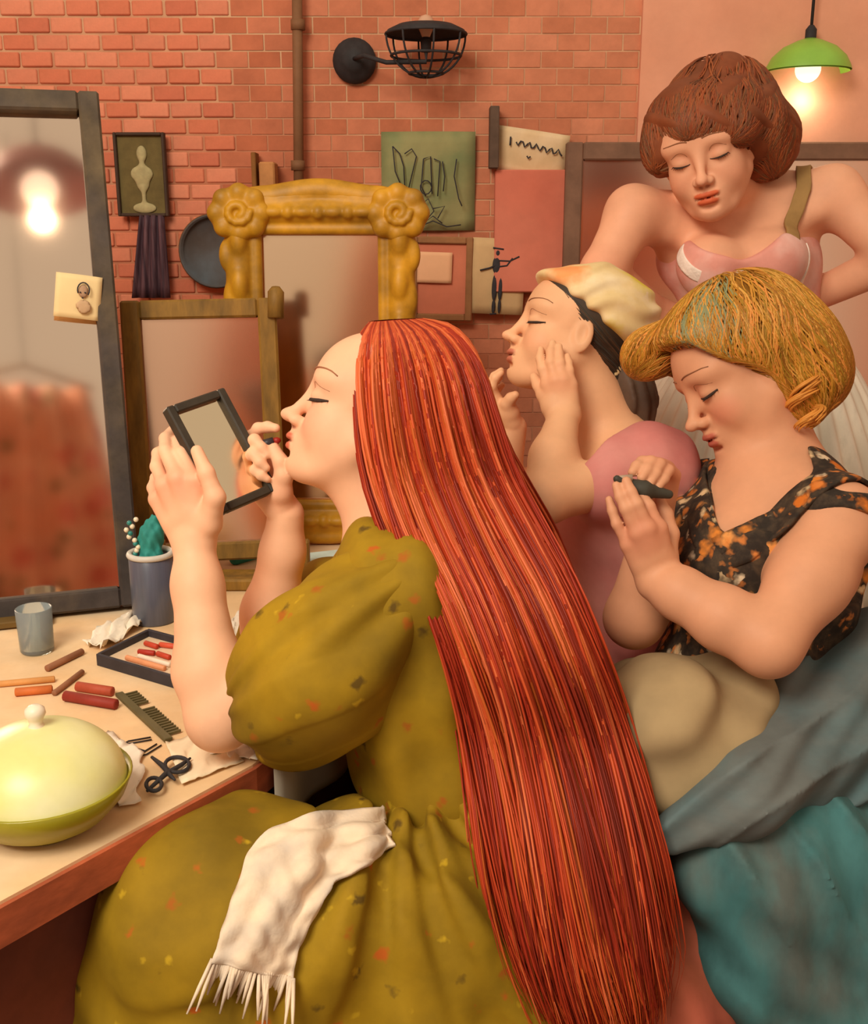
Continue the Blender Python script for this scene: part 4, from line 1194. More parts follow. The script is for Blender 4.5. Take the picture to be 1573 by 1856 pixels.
# her hair: falling from the crown down the back
M_RHAIR = mat('red_hair', (190, 72, 34), .45, .10, 10, attr=True, spec=.35)
HR = np.array([ # Lx Ly Rx Ry depth half-thickness power
    (668, 584, 770, 578, 1.50, .012, 2.2), (652, 606, 826, 594, 1.50, .062, 3.2), (643, 650, 872, 650, 1.50, .096, 3.8), (646, 730, 900, 738, 1.50, .108, 4.0),
    (660, 830, 932, 830, 1.505, .112, 4.5), (692, 925, 985, 925, 1.50, .14, 3.6), (735, 1005, 1030, 1005, 1.50, .18, 3.4), (775, 1110, 1072, 1105, 1.50, .20, 3.0),
    (805, 1225, 1112, 1215, 1.51, .195, 2.7), (828, 1350, 1146, 1335, 1.49, .215, 2.6), (848, 1470, 1172, 1450, 1.47, .22, 2.5), (880, 1590, 1186, 1550, 1.46, .215, 2.4),
    (925, 1700, 1196, 1650, 1.45, .19, 2.3), (975, 1800, 1180, 1760, 1.44, .14, 2.2)], float)
def catrom(A, t):
    n = len(A) - 1; x = np.clip(t, 0, 1) * n; i = np.minimum(x.astype(int), n - 1); f = (x - i)[..., None]
    g = lambda j: A[np.clip(j, 0, n)]
    p0, p1, p2, p3 = g(i - 1), g(i), g(i + 1), g(i + 2)
    return .5 * (2 * p1 + (p2 - p0) * f + (2 * p0 - 5 * p1 + 4 * p2 - p3) * f ** 2 + (3 * p1 - p0 - 3 * p2 + p3) * f ** 3)
def hair_pt(x, side, rho, t):
    S = catrom(HR, t)
    Lp = CP + S[..., 4:5] * (FV + RV * (S[..., 0:1] - W / 2) / FOC + UV * (H / 2 - S[..., 1:2]) / FOC)
    Rp = CP + S[..., 4:5] * (FV + RV * (S[..., 2:3] - W / 2) / FOC + UV * (H / 2 - S[..., 3:4]) / FOC)
    C = (Lp + Rp) / 2; Ax = (Rp - Lp) / 2
    x = np.clip(x, -1, 1); y = side * (1 - np.abs(x) ** S[..., 6]) ** (1 / S[..., 6])
    return C + rho[..., None] * (x[..., None] * Ax + (y * S[..., 5])[..., None] * np.array([0, 1.0, 0]))
NS, TS = 5200, 28
xs = np.sin(rng.uniform(-np.pi / 2, np.pi / 2, NS)) * .5 + rng.uniform(-1, 1, NS) * .5
phi = xs * 3.0
side = np.where(np.arange(NS) < 3600, -1.0, 1.0)
rho0 = rng.uniform(.90, 1.0, NS)
tend = rng.uniform(.80, 1.0, NS); tend[rng.random(NS) < .1] *= .93
tt = np.linspace(0, 1, TS)[None, :] * tend[:, None]
ph = rng.uniform(0, 6.28, NS)
clump = .05 * np.sin(phi[:, None] * 9 + 4 * tt) + .03 * np.sin(phi[:, None] * 19 - 6 * tt + 1)
rho = rho0[:, None] + (clump + rng.normal(0, .012, NS)[:, None] * tt * 2 + .010 * np.sin(tt * 14 + ph[:, None])) * np.clip(tt * 4, 0, 1)
xw = xs[:, None] + (.05 * np.sin(xs[:, None] * 8 + tt * 7) + .03 * np.sin(tt * 9 + ph[:, None])) * tt
PTH = hair_pt(xw, side[:, None] + 0 * tt, rho, tt)
PTH = PTH + rng.normal(0, .004, (NS, 1, 3)) * (tt ** 3)[..., None] * 3
rad = np.interp(np.linspace(0, 1, TS), [0, .15, .75, 1], [.0012, .0019, .0017, .0003])[None] * rng.uniform(.7, 1.3, NS)[:, None]
Vh, Fh = strands(PTH, rad, 3)
pal = s2l(np.array([(206, 84, 40), (188, 66, 30), (160, 46, 22), (222, 108, 62), (136, 40, 20), (198, 92, 36)], float))
grp = (np.sin(phi * 9) + np.sin(phi * 17 + 2) + rng.normal(0, .7, NS)); ci = np.digitize(grp, [-1.3, -.5, .1, .8, 1.4])
colr = pal[np.array([4, 2, 1, 0, 5, 3])[ci]]
ch = np.repeat(colr, TS * 3, axis=0)
hr_obj = mesh_obj('long_hair', Vh, Fh, M_RHAIR, w1, cols=ch)
# under layer so that no back shows between the locks
na, nt_ = 72, 46
xa = np.concatenate([np.sin(np.linspace(-np.pi / 2, np.pi / 2, 36)), np.sin(np.linspace(np.pi / 2, -np.pi / 2, 36))]); sa = np.repeat([1.0, -1.0], 36)
TA = np.zeros((na, 1)) + np.linspace(0, .90, nt_)[None]; XA = xa[:, None] + 0 * TA
G = hair_pt(XA, sa[:, None] + 0 * TA, np.full(XA.shape, .90) + .03 * np.sin(XA * 27 + 4 * TA) * np.clip(TA * 4, 0, 1) - .35 * np.clip((TA - .80) / .1, 0, 1), TA)
F = [((i + 1) % na * nt_ + j, i * nt_ + j, i * nt_ + j + 1, (i + 1) % na * nt_ + j + 1) for i in range(na) for j in range(nt_ - 1)]
F += [tuple(i * nt_ for i in range(na))[::-1], tuple(i * nt_ + nt_ - 1 for i in range(na))]
hl = mesh_obj('hair_under_layer', G.reshape(-1, 3), F, mat('red_hair_deep', (164, 52, 24), .5, .25, 4, stretch=(22, 22, 2)), w1)

# hand mirror, lipstick
hm = empty('hand_mirror', U(385, 900, 1.46), 'small black framed hand mirror held up by the red haired woman', 'mirror')
mTL = U(297, 742, 1.448); nn = camv(.55, .12, -.82)
mTR = U(402, 706, 1.51); mBL = U(392, 938, 1.440)
framed(hm, mTL, mTR, mBL, .012, .018, mat('black_lacquer', (58, 50, 40), .5, .3, 20), mirror_mat('hand_mirror_glass', (238, 214, 180), .10), bev=.002)
ls = empty('lipstick', U(490, 800, 1.502), 'dark lipstick held to her lips by the red haired woman', 'lipstick')
la, lb = U(474, 806, 1.500), U(496, 800, 1.502); lc = U(509, 797, 1.503)
MB().tube([la, lb], .0062, 12).build('case', mat('lipstick_case', (52, 46, 48), .4, .2, 20), ls, True)
MB().tube([lb, lb + (lc - lb) * .6, lc], [.0048, .0048, .002], 12).build('wax', mat('lipstick_wax', (150, 40, 30), .4, .1, 20), ls, True)

# fringed towel over her lap
M_TOWEL = mat('white_towel', (236, 212, 182), .95, .10, 14, tint=(188, 176, 164), tscale=22, tamt=.55, bump=.5, bscale=50)
TG = [(0, sk)]
tw_l = L3([(695, 1472, 1.36), (560, 1486, 1.34), (462, 1528, 1.30), (430, 1610, 1.27), (405, 1690, 1.25), (385, 1742, 1.24)])
tw_r = L3([(715, 1530, 1.36), (665, 1570, 1.33), (612, 1605, 1.30), (570, 1660, 1.27), (540, 1725, 1.25), (530, 1775, 1.24)])
tfn = lambda Q: sd_eval(TG, Q) + sk_disp(Q)
nu, nv = 60, 26
gl = catrom(np.array(tw_l), np.linspace(0, 1, nu)); gr = catrom(np.array(tw_r), np.linspace(0, 1, nu))
G = gl[:, None] * (1 - np.linspace(0, 1, nv))[None, :, None] + gr[:, None] * np.linspace(0, 1, nv)[None, :, None]
Q = G.reshape(-1, 3)
uu = np.repeat(np.linspace(0, 1, nu), nv); vv_ = np.tile(np.linspace(0, 1, nv), nu)
for _ in range(14):
    d, g = sd_grad(tfn, Q, .003)
    # slide along the line of sight till it lies on the skirt
    ray = Q - CP; ray /= np.linalg.norm(ray, axis=1)[:, None]
    Q = Q + ray * np.clip(d - .006, -.02, .02)[:, None] * .9
d, g = sd_grad(tfn, Q, .003)
rip = .003 * np.sin(uu * 40 + 3 * np.sin(vv_ * 6)) + .0035 * np.sin(vv_ * 17 + uu * 9)
Gs = (Q + g * (.004 + rip)[:, None]).reshape(nu, nv, 3)
for _ in range(3):
    Gs[1:-1] = (Gs[:-2] + 2 * Gs[1:-1] + Gs[2:]) / 4
tw = empty('fringed_towel', Gs[0, 0] * [1, 1, 1], 'white fringed towel laid across the olive skirt', 'towel')
mb = MB(); mb.sheet(lambda u, v: Gs[int(round(u * (nu - 1))), int(round(v * (nv - 1)))], nu, nv, .005).build('towel_cloth', M_TOWEL, tw, True)
for i in range(34):
    f = i / 33 * (nv - 1); j = min(int(f), nv - 2)
    p = Gs[-1, j] * (1 - f + j) + Gs[-1, j + 1] * (f - j); dn = nrm(Gs[-1, j] - Gs[-6, j])
    L = random.uniform(.035, .055); s_ = random.uniform(-.006, .006)
    MB().tube([p - dn * .004, p + dn * L * .5 + RV * s_ * .5, p + dn * L + RV * s_], [.0022, .0024, .0010], 6).build('fringe_tassel', M_TOWEL, tw, True)

# stool beneath her with a rose cushion cover
stl = empty('stool', U(880, 1700, 1.52) * [1, 1, 0], 'low stool with a rose cushion below the red haired woman', 'stool')
sc_ = np.array([U(880, 1700, 1.52)[0], U(880, 1700, 1.52)[1] + .02, 0])
solid('cushion', [(0, [el(sc_ + [0, 0, .43], (.22, .22, .05), k=.02)])], mat('rose_cushion', (196, 96, 76), .85, .2, 8), stl, .008)
for sx in (-1, 1):
    for sy in (-1, 1):
        MB().tube([sc_ + [sx * .13, sy * .13, .41], sc_ + [sx * .17, sy * .17, .0]], [.02, .016], 10).build('leg', M_DARK, stl, True)
MB().lathe(sc_ + [0, 0, .385], [(0, 0), (.19, 0), (.2, .01), (.2, .03), (0, .03)]).build('seat_board', M_RED, stl, True)
M_ROSE = mat('rose_shawl', (206, 110, 88), .85, .16, 8, tint=(150, 82, 44), tscale=6, tamt=.75)
rs = [rc(U(1200, 1630, 1.50), .035, U(1235, 1690, 1.50), .045, .04), rc(U(1235, 1690, 1.50), .045, U(1195, 1790, 1.48), .06, .05), rc(U(1195, 1790, 1.48), .07, U(1170, 1930, 1.46), .10, .06),
      rc(U(1215, 1780, 1.52), .06, U(1235, 1960, 1.52), .09, .05), rc(U(1160, 1880, 1.46), .09, U(1130, 2060, 1.48), .12, .05)]
tag(solid('rose_shawl', [(0, rs)], M_ROSE, None, .005, disp=lambda P: fold(P, [((70, 20, 8), .007, .3), ((30, 10, 40), .004, 1.)])), 'rose pink shawl spilling from the stool beneath the red hair', 'shawl')

def hair_strands(name, groups, n, flow, root, m, palette, steps=16, step=.011, rad=.0022, wave=.0, freq=60, seedfn=None, h=.012, off=.001, tintfn=None):
    lo, hi = bounds(groups, .02)
    S = rng.uniform(lo, hi, (n * 6, 3))
    fn = lambda Q: sd_eval(groups, Q)
    for _ in range(4):
        d, g = sd_grad(fn, S, .002); S = S - d[:, None] * g
    ok = np.abs(fn(S)) < .003
    if seedfn is not None: ok &= seedfn(S)
    S = S[ok][:n]
    P = trace(groups, S, flow, steps, step, off, wave, freq)
    N = len(P)
    r = np.interp(np.linspace(0, 1, steps), [0, .2, .7, 1], [.3, 1, .9, .15])[None] * rad * rng.uniform(.7, 1.3, N)[:, None]
    V, F = strands(P, r, 4)
    pal = s2l(np.array(palette, float)); c = pal[rng.integers(0, len(pal), N)]
    if tintfn is not None: c = tintfn(P[:, steps // 2], c)
    return mesh_obj(name, V, F, m, root, cols=np.repeat(c, steps * 4, axis=0))

# ------------------------------------------------------------------ woman in the headscarf
w2 = empty('person', U(1140, 1200, 1.9) * [1, 1, 0], 'woman in a cream headscarf and pink top with eyes closed, hands at her cheeks', 'person')
h2 = Head(U(1036, 604, 1.86), camv(-.965, .26, -.10), camv(.26, .965, 0), .98)
HP2 = h2.prims(cran=.94)
sh2n, sh2f = U(1180, 850, 1.74), U(1130, 840, 2.03)
el2n, wr2n = U(985, 905, 1.665), U(1022, 752, 1.765)
el2f, wr2f = U(905, 900, 1.93), U(930, 775, 1.92)
bd2 = [rc(h2.w(-.022, 0, -.045), .050, U(1125, 835, 1.88), .058, .03), rc(h2.w(.0, 0, -.07), .034, U(1085, 820, 1.87), .042, .03),
       rc(sh2n, .050, sh2f, .050, .07), el(U(1125, 920, 1.88), (.11, .15, .11), k=.06), el(U(1140, 1090, 1.9), (.10, .13, .14), k=.06), el(U(1150, 1240, 1.9), (.14, .16, .12), k=.06),
       rc(U(1085, 845, 1.80), .018, U(1150, 822, 1.76), .012, .03)]
ar2 = [rc(sh2n, .045, el2n, .036, .03), rc(el2n, .036, U(1004, 830, 1.72), .036, .02), rc(U(1004, 830, 1.72), .036, wr2n, .0245, .02),
       rc(sh2f, .045, el2f, .036, .03), rc(el2f, .035, wr2f, .024, .02)]
kn3 = L3([(993, 698, 1.765), (1007, 690, 1.757), (1022, 690, 1.755), (1036, 698, 1.758)])
fi3 = [L3([(983, 668, 1.768), (979, 650, 1.776), (980, 634, 1.784)]), L3([(998, 656, 1.760), (998, 638, 1.768), (1001, 622, 1.776)]),
       L3([(1015, 658, 1.758), (1013, 642, 1.766), (1013, 628, 1.772)]), L3([(1032, 672, 1.758), (1030, 658, 1.764), (1028, 646, 1.770)])]
th3 = L3([(1000, 738, 1.768), (986, 715, 1.775), (976, 698, 1.785), (968, 684, 1.795)])
kn4 = L3([(897, 722, 1.90), (893, 714, 1.915), (896, 726, 1.93), (902, 738, 1.94)])
fi4 = [L3([(892, 700, 1.885), (898, 685, 1.880), (908, 676, 1.880)]), L3([(890, 696, 1.905), (896, 682, 1.905), (908, 672, 1.905)]),
       L3([(890, 708, 1.925), (896, 692, 1.925), (906, 684, 1.925)]), L3([(896, 722, 1.94), (902, 706, 1.94), (910, 698, 1.94)])]
th4 = L3([(924, 748, 1.90), (920, 732, 1.888), (926, 722, 1.878), (934, 716, 1.87)])
hd2 = hand(wr2n, kn3, fi3, th3, .95); hd2f = hand(wr2f, kn4, fi4, th4, .92)
lg2 = []
for s_, d_ in ((-1, 1.82), (1, 1.98)):
    hp = U(1150, 1260, d_); kk = hp + [-.40, -.02, -.02]
    lg2 += [rc(hp, .08, kk, .055, .04), rc(kk, .055, kk * [1, 1, 0] + [.0, 0, .08], .035, .03), rc(kk * [1, 1, 0] + [.0, 0, .05], .033, kk * [1, 1, 0] + [-.14, 0, .03], .026, .02)]
B2 = [(0, HP2 + bd2 + ar2 + lg2), (.008, hd2), (.0015, hd2f)]
def c2(V, col):
    col = h2.colour(V, col, 1, .4, (190, 104, 82))
    for p in kn3 + [U(1010, 650, 1.76), wr2f]: col = tint_at(V, col, p, .03, (224, 136, 100), .2)
    return col
solid('body', B2, M_SKIN, w2, .007, colfn=skin_col(1, c2), fine=[(*fbox([U(880, 500, 1.7), U(1260, 910, 1.62), U(880, 500, 2.0), U(1250, 930, 2.05)], .0), .0028)])
face_lines(h2, [(0, HP2)], w2, M_BROW, M_LASH, lash_r=.0020, ew=.041)
M_DHAIR = mat('dark_brown_hair', (70, 54, 38), .6, .2, 12, attr=True)
M_SCARF = mat('cream_scarf', (226, 196, 140), .85, .10, 12, tint=(244, 226, 192), tscale=14, tamt=.7)
spots(M_SCARF, [(15, .45, .64, [(220, 196, 40), (214, 184, 30), (238, 146, 78)], 1.0)])
sf = [h2.el((-.034, 0, .043), (.113, .094, .087), .02), h2.el((.04, 0, .060), (.052, .062, .040), .02), h2.rc((-.130, 0, -.005), .032, (-.115, 0, -.045), .022, .03),
      h2.cut((-.012, .030), (.44, -.90), .01)]
dk = [h2.el((-.026, 0, .034), (.097, .081, .083), .01), h2.el((.0, 0, .048), (.082, .074, .058), .01),
      h2.rc((-.075, 0, -.03), .040, (-.085, 0, -.055), .030, .03), h2.cut((.040, .028), (.70, -.72), .02)]
solid('hair', [(0, dk)], mat('dark_hair_cap', (62, 48, 36), .6, .2, 20), w2, .004)
hair_strands('hair_strands', [(0, dk)], 700, lambda P: np.tile(-h2.f * .8 - h2.u * .55, (len(P), 1)), w2, M_DHAIR, [(74, 56, 40), (58, 46, 36), (92, 66, 46), (66, 60, 52)], 12, .007, .0014, seedfn=lambda S: sd_eval([(0, sf)], S) > .004, off=.0)
pt_ = [rc(h2.w(-.105, 0, -.055), .026, U(1140, 700, 1.87), .034, .03), rc(U(1140, 700, 1.87), .034, U(1158, 735, 1.86), .028, .03), rc(U(1158, 735, 1.86), .027, U(1172, 765, 1.85), .008, .02)]
solid('pony_tail', [(0, pt_)], mat('pony_brown', (92, 70, 54), .6, .3, 14), w2, .004, disp=lambda P: .003 * np.sin(P[:, 0] * 260 + P[:, 1] * 180))
solid('headscarf', [(0, sf)], M_SCARF, w2, .0035, disp=lambda P: .0028 * np.sin(((P - h2.o) @ h2.f) * 60 + ((P - h2.o) @ h2.u) * 160 + 2 * np.sin(((P - h2.o) @ h2.f) * 45)))
kt = U(1118, 655, 1.85)
solid('scarf_knot', [(0, [el(kt, (.018, .02, .02), k=.01), rc(kt, .012, kt + UV * .02 + RV * .012, .016, .01), rc(kt, .01, kt - UV * .02 - RV * .008, .014, .01)])], M_SCARF, w2, .003)
M_PINK = mat('mauve_pink_top', (204, 124, 116), .8, .12, 8, tint=(216, 152, 140), tscale=7, tamt=.8)
ax2 = nrm(el2n - sh2n)
tp = infl(bd2[2:6], .014) + [rc(sh2n + [.005, 0, 0], .066, sh2n + (el2n - sh2n) * .38, .066, .05), rc(sh2f, .066, sh2f + (el2f - sh2f) * .5, .07, .05),
      el(U(1040, 800, 1.84), (.12, .16, .10), k=.012, op=-1), rc(U(1125, 770, 1.88), .09, U(1100, 740, 1.86), .08, .01, -1)]
solid('off_shoulder_top', [(0, tp)], M_PINK, w2, .0045, disp=lambda P: fold(P, [((36, 14, 30), .0035, .2), ((70, 20, -20), .0015, 1.2)]))
sk2 = [el(U(1150, 1240, 1.9), (.17, .19, .12), k=.05)] + [rc(U(1150, 1260, d_), .10, U(1150, 1260, d_) + [-.38, -.02, -.02], .08, .06) for d_ in (1.82, 1.98)] + [rc(U(1150, 1260, 1.9) + [-.35, 0, -.05], .12, (U(1150, 1260, 1.9) + [-.37, 0, 0]) * [1, 1, 0] + [0, 0, .25], .18, .08), rc(U(1150, 1260, 1.9), .15, U(1150, 1260, 1.9) * [1, 1, 0] + [0, 0, .3], .22, .08)]
solid('skirt', [(0, sk2)], M_PINK, w2, .009, disp=lambda P: .008 * np.sin(np.arctan2(P[:, 1] - 1.8, P[:, 0] - .25) * 14))

# ------------------------------------------------------------------ blonde woman with the nail file
w3 = empty('person', U(1380, 1330, 1.66) * [1, 1, 0], 'curly blonde woman in a black dress with orange flowers, filing her nails', 'person')
h3 = Head(U(1343, 670, 1.65), camv(-.86, -.50, -.10), camv(-.50, .86, .0), 1.03)
HP3 = h3.prims()
sh3n, sh3f = U(1520, 948, 1.505), U(1285, 905, 1.78)
el3n, wr3n = U(1392, 1165, 1.415), U(1192, 1052, 1.475)
el3f, wr3f = U(1150, 1120, 1.62), U(1188, 935, 1.565)
bd3 = [rc(h3.w(-.020, 0, -.05), .050, U(1415, 880, 1.65), .060, .035), rc(h3.w(.0, 0, -.085), .034, U(1378, 890, 1.63), .046, .012),
       rc(sh3n, .052, U(1440, 905, 1.62), .056, .07), rc(U(1400, 900, 1.66), .055, sh3f, .05, .07), el(U(1395, 1000, 1.65), (.135, .135, .12), k=.06),
       el(U(1365, 1130, 1.65), (.115, .12, .13), k=.06), el(U(1365, 1290, 1.66), (.14, .16, .12), k=.06),
       el(U(1330, 1010, 1.56), (.06, .06, .06), k=.05), el(U(1270, 1000, 1.67), (.06, .06, .06), k=.05)]
ar3 = [rc(sh3n, .055, U(1468, 1050, 1.46), .050, .03), rc(U(1468, 1050, 1.46), .050, el3n, .042, .03), rc(el3n, .042, U(1310, 1120, 1.435), .0405, .02), rc(U(1310, 1120, 1.435), .0405, U(1232, 1075, 1.46), .033, .02), rc(U(1232, 1075, 1.46), .033, wr3n, .0285, .02),
       rc(sh3f, .048, el3f, .042, .03), rc(el3f, .042, wr3f, .026, .02)]
kn5 = L3([(1194, 958, 1.455), (1174, 958, 1.445), (1154, 968, 1.448), (1138, 988, 1.458)])
fi5 = [L3([(1176, 918, 1.455), (1164, 900, 1.458), (1154, 884, 1.460)]), L3([(1154, 914, 1.440), (1143, 892, 1.443), (1135, 872, 1.446)]),
       L3([(1134, 922, 1.443), (1124, 900, 1.446), (1117, 880, 1.448)]), L3([(1118, 950, 1.455), (1110, 926, 1.458), (1104, 906, 1.460)])]
th5 = L3([(1206, 1010, 1.478), (1214, 968, 1.492), (1206, 932, 1.496), (1196, 908, 1.496)])
kn6 = L3([(1178, 846, 1.500), (1194, 846, 1.505), (1208, 850, 1.515), (1220, 862, 1.525)])
fi6 = [L3([(1164, 838, 1.482), (1154, 846, 1.470), (1146, 856, 1.463)]), L3([(1180, 838, 1.480), (1172, 852, 1.466), (1163, 866, 1.460)]),
       L3([(1196, 842, 1.482), (1188, 858, 1.468), (1178, 876, 1.462)]), L3([(1212, 852, 1.486), (1203, 868, 1.472), (1192, 884, 1.466)])]
th6 = L3([(1180, 905, 1.535), (1160, 890, 1.515), (1140, 880, 1.500), (1122, 872, 1.492)])
hd3 = hand(wr3n, kn5, fi5, th5, .98); hd3f = hand(wr3f, kn6, fi6, th6, 1.0)
lg3 = []
for d_, kx, ky, kd in ((1.60, 1225, 1335, 1.48), (1.72, 1180, 1300, 1.61)):
    hp = U(1365, 1325, d_); kk = U(kx, ky, kd)
    lg3 += [rc(hp, .08, kk, .052, .04), rc(kk, .05, kk * [1, 1, 0] + [.05, .08, .08], .036, .03), rc(kk * [1, 1, 0] + [.05, .08, .045], .033, kk * [1, 1, 0] + [-.08, .02, .03], .027, .02)]
B3 = [(0, HP3 + bd3 + ar3 + lg3), (.008, hd3), (.0015, hd3f)]
def c3(V, col):
    col = h3.colour(V, col, 2, .75, (184, 92, 74))
    for p in kn5 + kn6 + [el3n, sh3n]: col = tint_at(V, col, p, .04, (214, 126, 96), .22)
    return col
solid('body', B3, M_SKIN, w3, .007, colfn=skin_col(2, c3), fine=[
    (*fbox([U(1085, 560, 1.34), U(1640, 1270, 1.34), U(1085, 560, 1.85), U(1640, 1270, 1.72)], .0), .0032)])
face_lines(h3, [(0, HP3)], w3, M_BROW, M_LASH, lash_r=.0020, ew=.036)
M_BLACK = mat('black_flowered_dress', (54, 44, 36), .85, .25, 60, tint=(92, 72, 50), tscale=60, tamt=.5)
spots(M_BLACK, [(36, .36, .56, [(232, 138, 52), (222, 120, 36), (240, 160, 84)], .0), (44, .18, .56, [(240, 214, 176), (236, 200, 150)], 4.0), (60, .22, .55, [(214, 128, 60)], 7.0)])
nk3 = [rc(U(1362, 890, 1.53), .070, U(1405, 845, 1.66), .072, .008, -1), rc(U(1535, 1025, 1.44), .078, U(1570, 1030, 1.52), .070, .008, -1)]
solid('flowered_dress', [(0, infl(bd3[2:], .011) + [rc(U(1365, 1250, 1.66), .13, U(1372, 1310, 1.62), .10, .05)] + nk3)], M_BLACK, w3, .004, disp=lambda P: fold(P, [((30, 20, 50), .004, .1), ((70, -30, 20), .002, 1.)]))
M_BEIGE = mat('beige_skirt', (170, 144, 104), .85, .14, 6, tint=(138, 118, 86), tscale=5, tamt=.7)
bg = [rc(U(1350, 1330, 1.58), .115, U(1215, 1330, 1.46), .088, .05), rc(U(1360, 1320, 1.72), .11, U(1160, 1290, 1.60), .085, .05), el(U(1290, 1330, 1.56), (.13, .12, .095), k=.05),
      rc(U(1200, 1350, 1.50), .09, U(1200, 1350, 1.50) * [1, 1, 0] + [.05, .08, .2], .13, .06)]
solid('skirt', [(0, bg)], M_BEIGE, w3, .005, disp=lambda P: fold(P, [((30, 12, -44), .0085, .5), ((60, 30, 60), .0025, 0)]))
# hair
M_BHAIR = mat('blonde_hair', (190, 130, 40), .5, .15, 12, attr=True, spec=.3)
bh = [h3.el((-.022, 0, .034), (.116, .100, .102), .02), h3.el((.03, -.01, .066), (.070, .088, .050), .03),
      h3.el((-.085, 0, -.02), (.062, .090, .075), .03), h3.el((-.085, 0, -.065), (.045, .075, .045), .03), h3.el((.045, -.075, .035), (.05, .040, .075), .03),
      h3.cut((.058, .046), (.82, -.57), .015), h3.cut((.030, -.015), (.93, .35), .02, .06),
      rc(U(1330, 760, 1.57), .075, h3.w(.07, .01, -.07), .07, .02, -1)]
bh += [rc(U(x, y, d), r_, k=.03) for x, y, d, r_ in ((1178, 640, 1.71, .038), (1160, 652, 1.73, .022), (1440, 690, 1.62, .048), (1470, 690, 1.66, .040), (1448, 742, 1.63, .030), (1490, 665, 1.68, .03))]
def curl(P): return .002 + .0025 * np.sin(P[:, 0] * 95 + 3 * np.sin(P[:, 2] * 42)) * np.sin(P[:, 2] * 70 + P[:, 1] * 60)
solid('hair', [(0, bh)], mat('blonde_cap', (158, 104, 30), .55, .3, 18, tint=(120, 84, 24), tscale=14), w3, .004, disp=curl)
cr3 = U(1290, 525, 1.68)
def fl3(P):
    v = P - cr3; return v * [1, 1, 1] + np.array([0, 0, -.06])
def tf3(Pm, c):
    d = np.linalg.norm(Pm - U(1290, 590, 1.575), axis=1); m = (d < .042) & (rng.random(len(c)) < .55)
    c = c.copy(); c[m] = s2l((138, 140, 100)); return c
hair_strands('hair_strands', [(0, bh)], 4000, fl3, w3, M_BHAIR, [(196, 136, 44), (174, 112, 28), (214, 156, 70), (150, 96, 26), (222, 142, 62), (160, 120, 34)], 16, .010, .0013, wave=.36, freq=85, tintfn=tf3, off=.002)
# curls at the nape
def ringlet(p, ax, R, turns, L, r, root, m):
    t = np.linspace(0, 1, 40); e1 = nrm(np.cross(ax, [.3, .9, .1])); e2 = np.cross(nrm(ax), e1)
    P = [p + nrm(ax) * L * a + R * (1 - .3 * a) * (math.cos(turns * 6.28 * a) * e1 + math.sin(turns * 6.28 * a) * e2) for a in t]
    MB().tube(P, np.interp(t, [0, .2, .8, 1], [r * .5, r, r, r * .3]), 7).build('curl', m, root, True)
M_CURL = mat('curl_gold', (214, 142, 60), .5, .2, 30)
for (x, y, d, R, L) in ((1478, 655, 1.60, .022, .05), (1462, 690, 1.58, .024, .06), (1488, 690, 1.62, .020, .05), (1446, 715, 1.59, .022, .05), (1470, 725, 1.61, .018, .045), (1450, 750, 1.62, .015, .03), (1494, 655, 1.66, .018, .04)):
    ax_ = camv(random.uniform(-.3, .3), -1, random.uniform(-.2, .2)); tr_ = random.uniform(1.2, 1.8)
    for q_ in range(7):
        ringlet(U(x, y, d) + rng.normal(0, .004, 3), ax_, R * random.uniform(.75, 1.15), tr_, L, .0022, w3, M_CURL)
def strap_on(groups, root, pts, wd, m, name):
    P = catrom(np.array(L3(pts)), np.linspace(0, 1, 24)); fn = lambda Q: sd_eval(groups, Q)
    for _ in range(6):
        d, g = sd_grad(fn, P, .002); P = P - (d - .006)[:, None] * g
    t = np.gradient(P, axis=0); sd_ = np.cross(t, g); sd_ /= np.linalg.norm(sd_, axis=1)[:, None]
    A_ = P[:, None] + sd_[:, None] * ((np.linspace(0, 1, 9) - .5) * wd)[None, :, None]
    sh = A_.shape; Q = A_.reshape(-1, 3)
    for _ in range(6):
        d, g = sd_grad(fn, Q, .002); Q = Q - (d - .006)[:, None] * g
    A_ = Q.reshape(sh)
    return MB().sheet(lambda u, v: A_[int(round(u * 23)), int(round(v * 8))], 24, 9, .006).build(name, m, root, True)
strap_on(B3, w3, [(1300, 1005, 1.5), (1372, 975, 1.5), (1440, 938, 1.5), (1510, 900, 1.5), (1560, 886, 1.55), (1600, 895, 1.62)], .052, M_BLACK, 'shoulder_strap')
strap_on(B3, w3, [(1300, 1010, 1.5), (1272, 950, 1.55), (1258, 900, 1.62), (1252, 860, 1.7), (1262, 840, 1.78)], .045, M_BLACK, 'shoulder_strap')
# nail buffer
nb = empty('nail_file', U(1165, 880, 1.455), 'dark boat shaped nail buffer in the hands of the blonde woman', 'nail file')
na_, nb_ = U(1118, 868, 1.452), U(1212, 896, 1.470)
solid('pad', [(0, [rc(na_, .005, (na_ + nb_) / 2 - UV * .004, .011, .01), rc((na_ + nb_) / 2 - UV * .004, .011, nb_, .006, .01)])], mat('dark_leather', (66, 62, 52), .5, .2, 30), nb, .002)
MB().tube([na_ - RV * .004 + UV * .002, na_ + RV * .02 + UV * .001], [.002, .0055], 8).build('handle_tip', mat('horn_grey', (176, 150, 126), .5, .1, 30), nb, True)

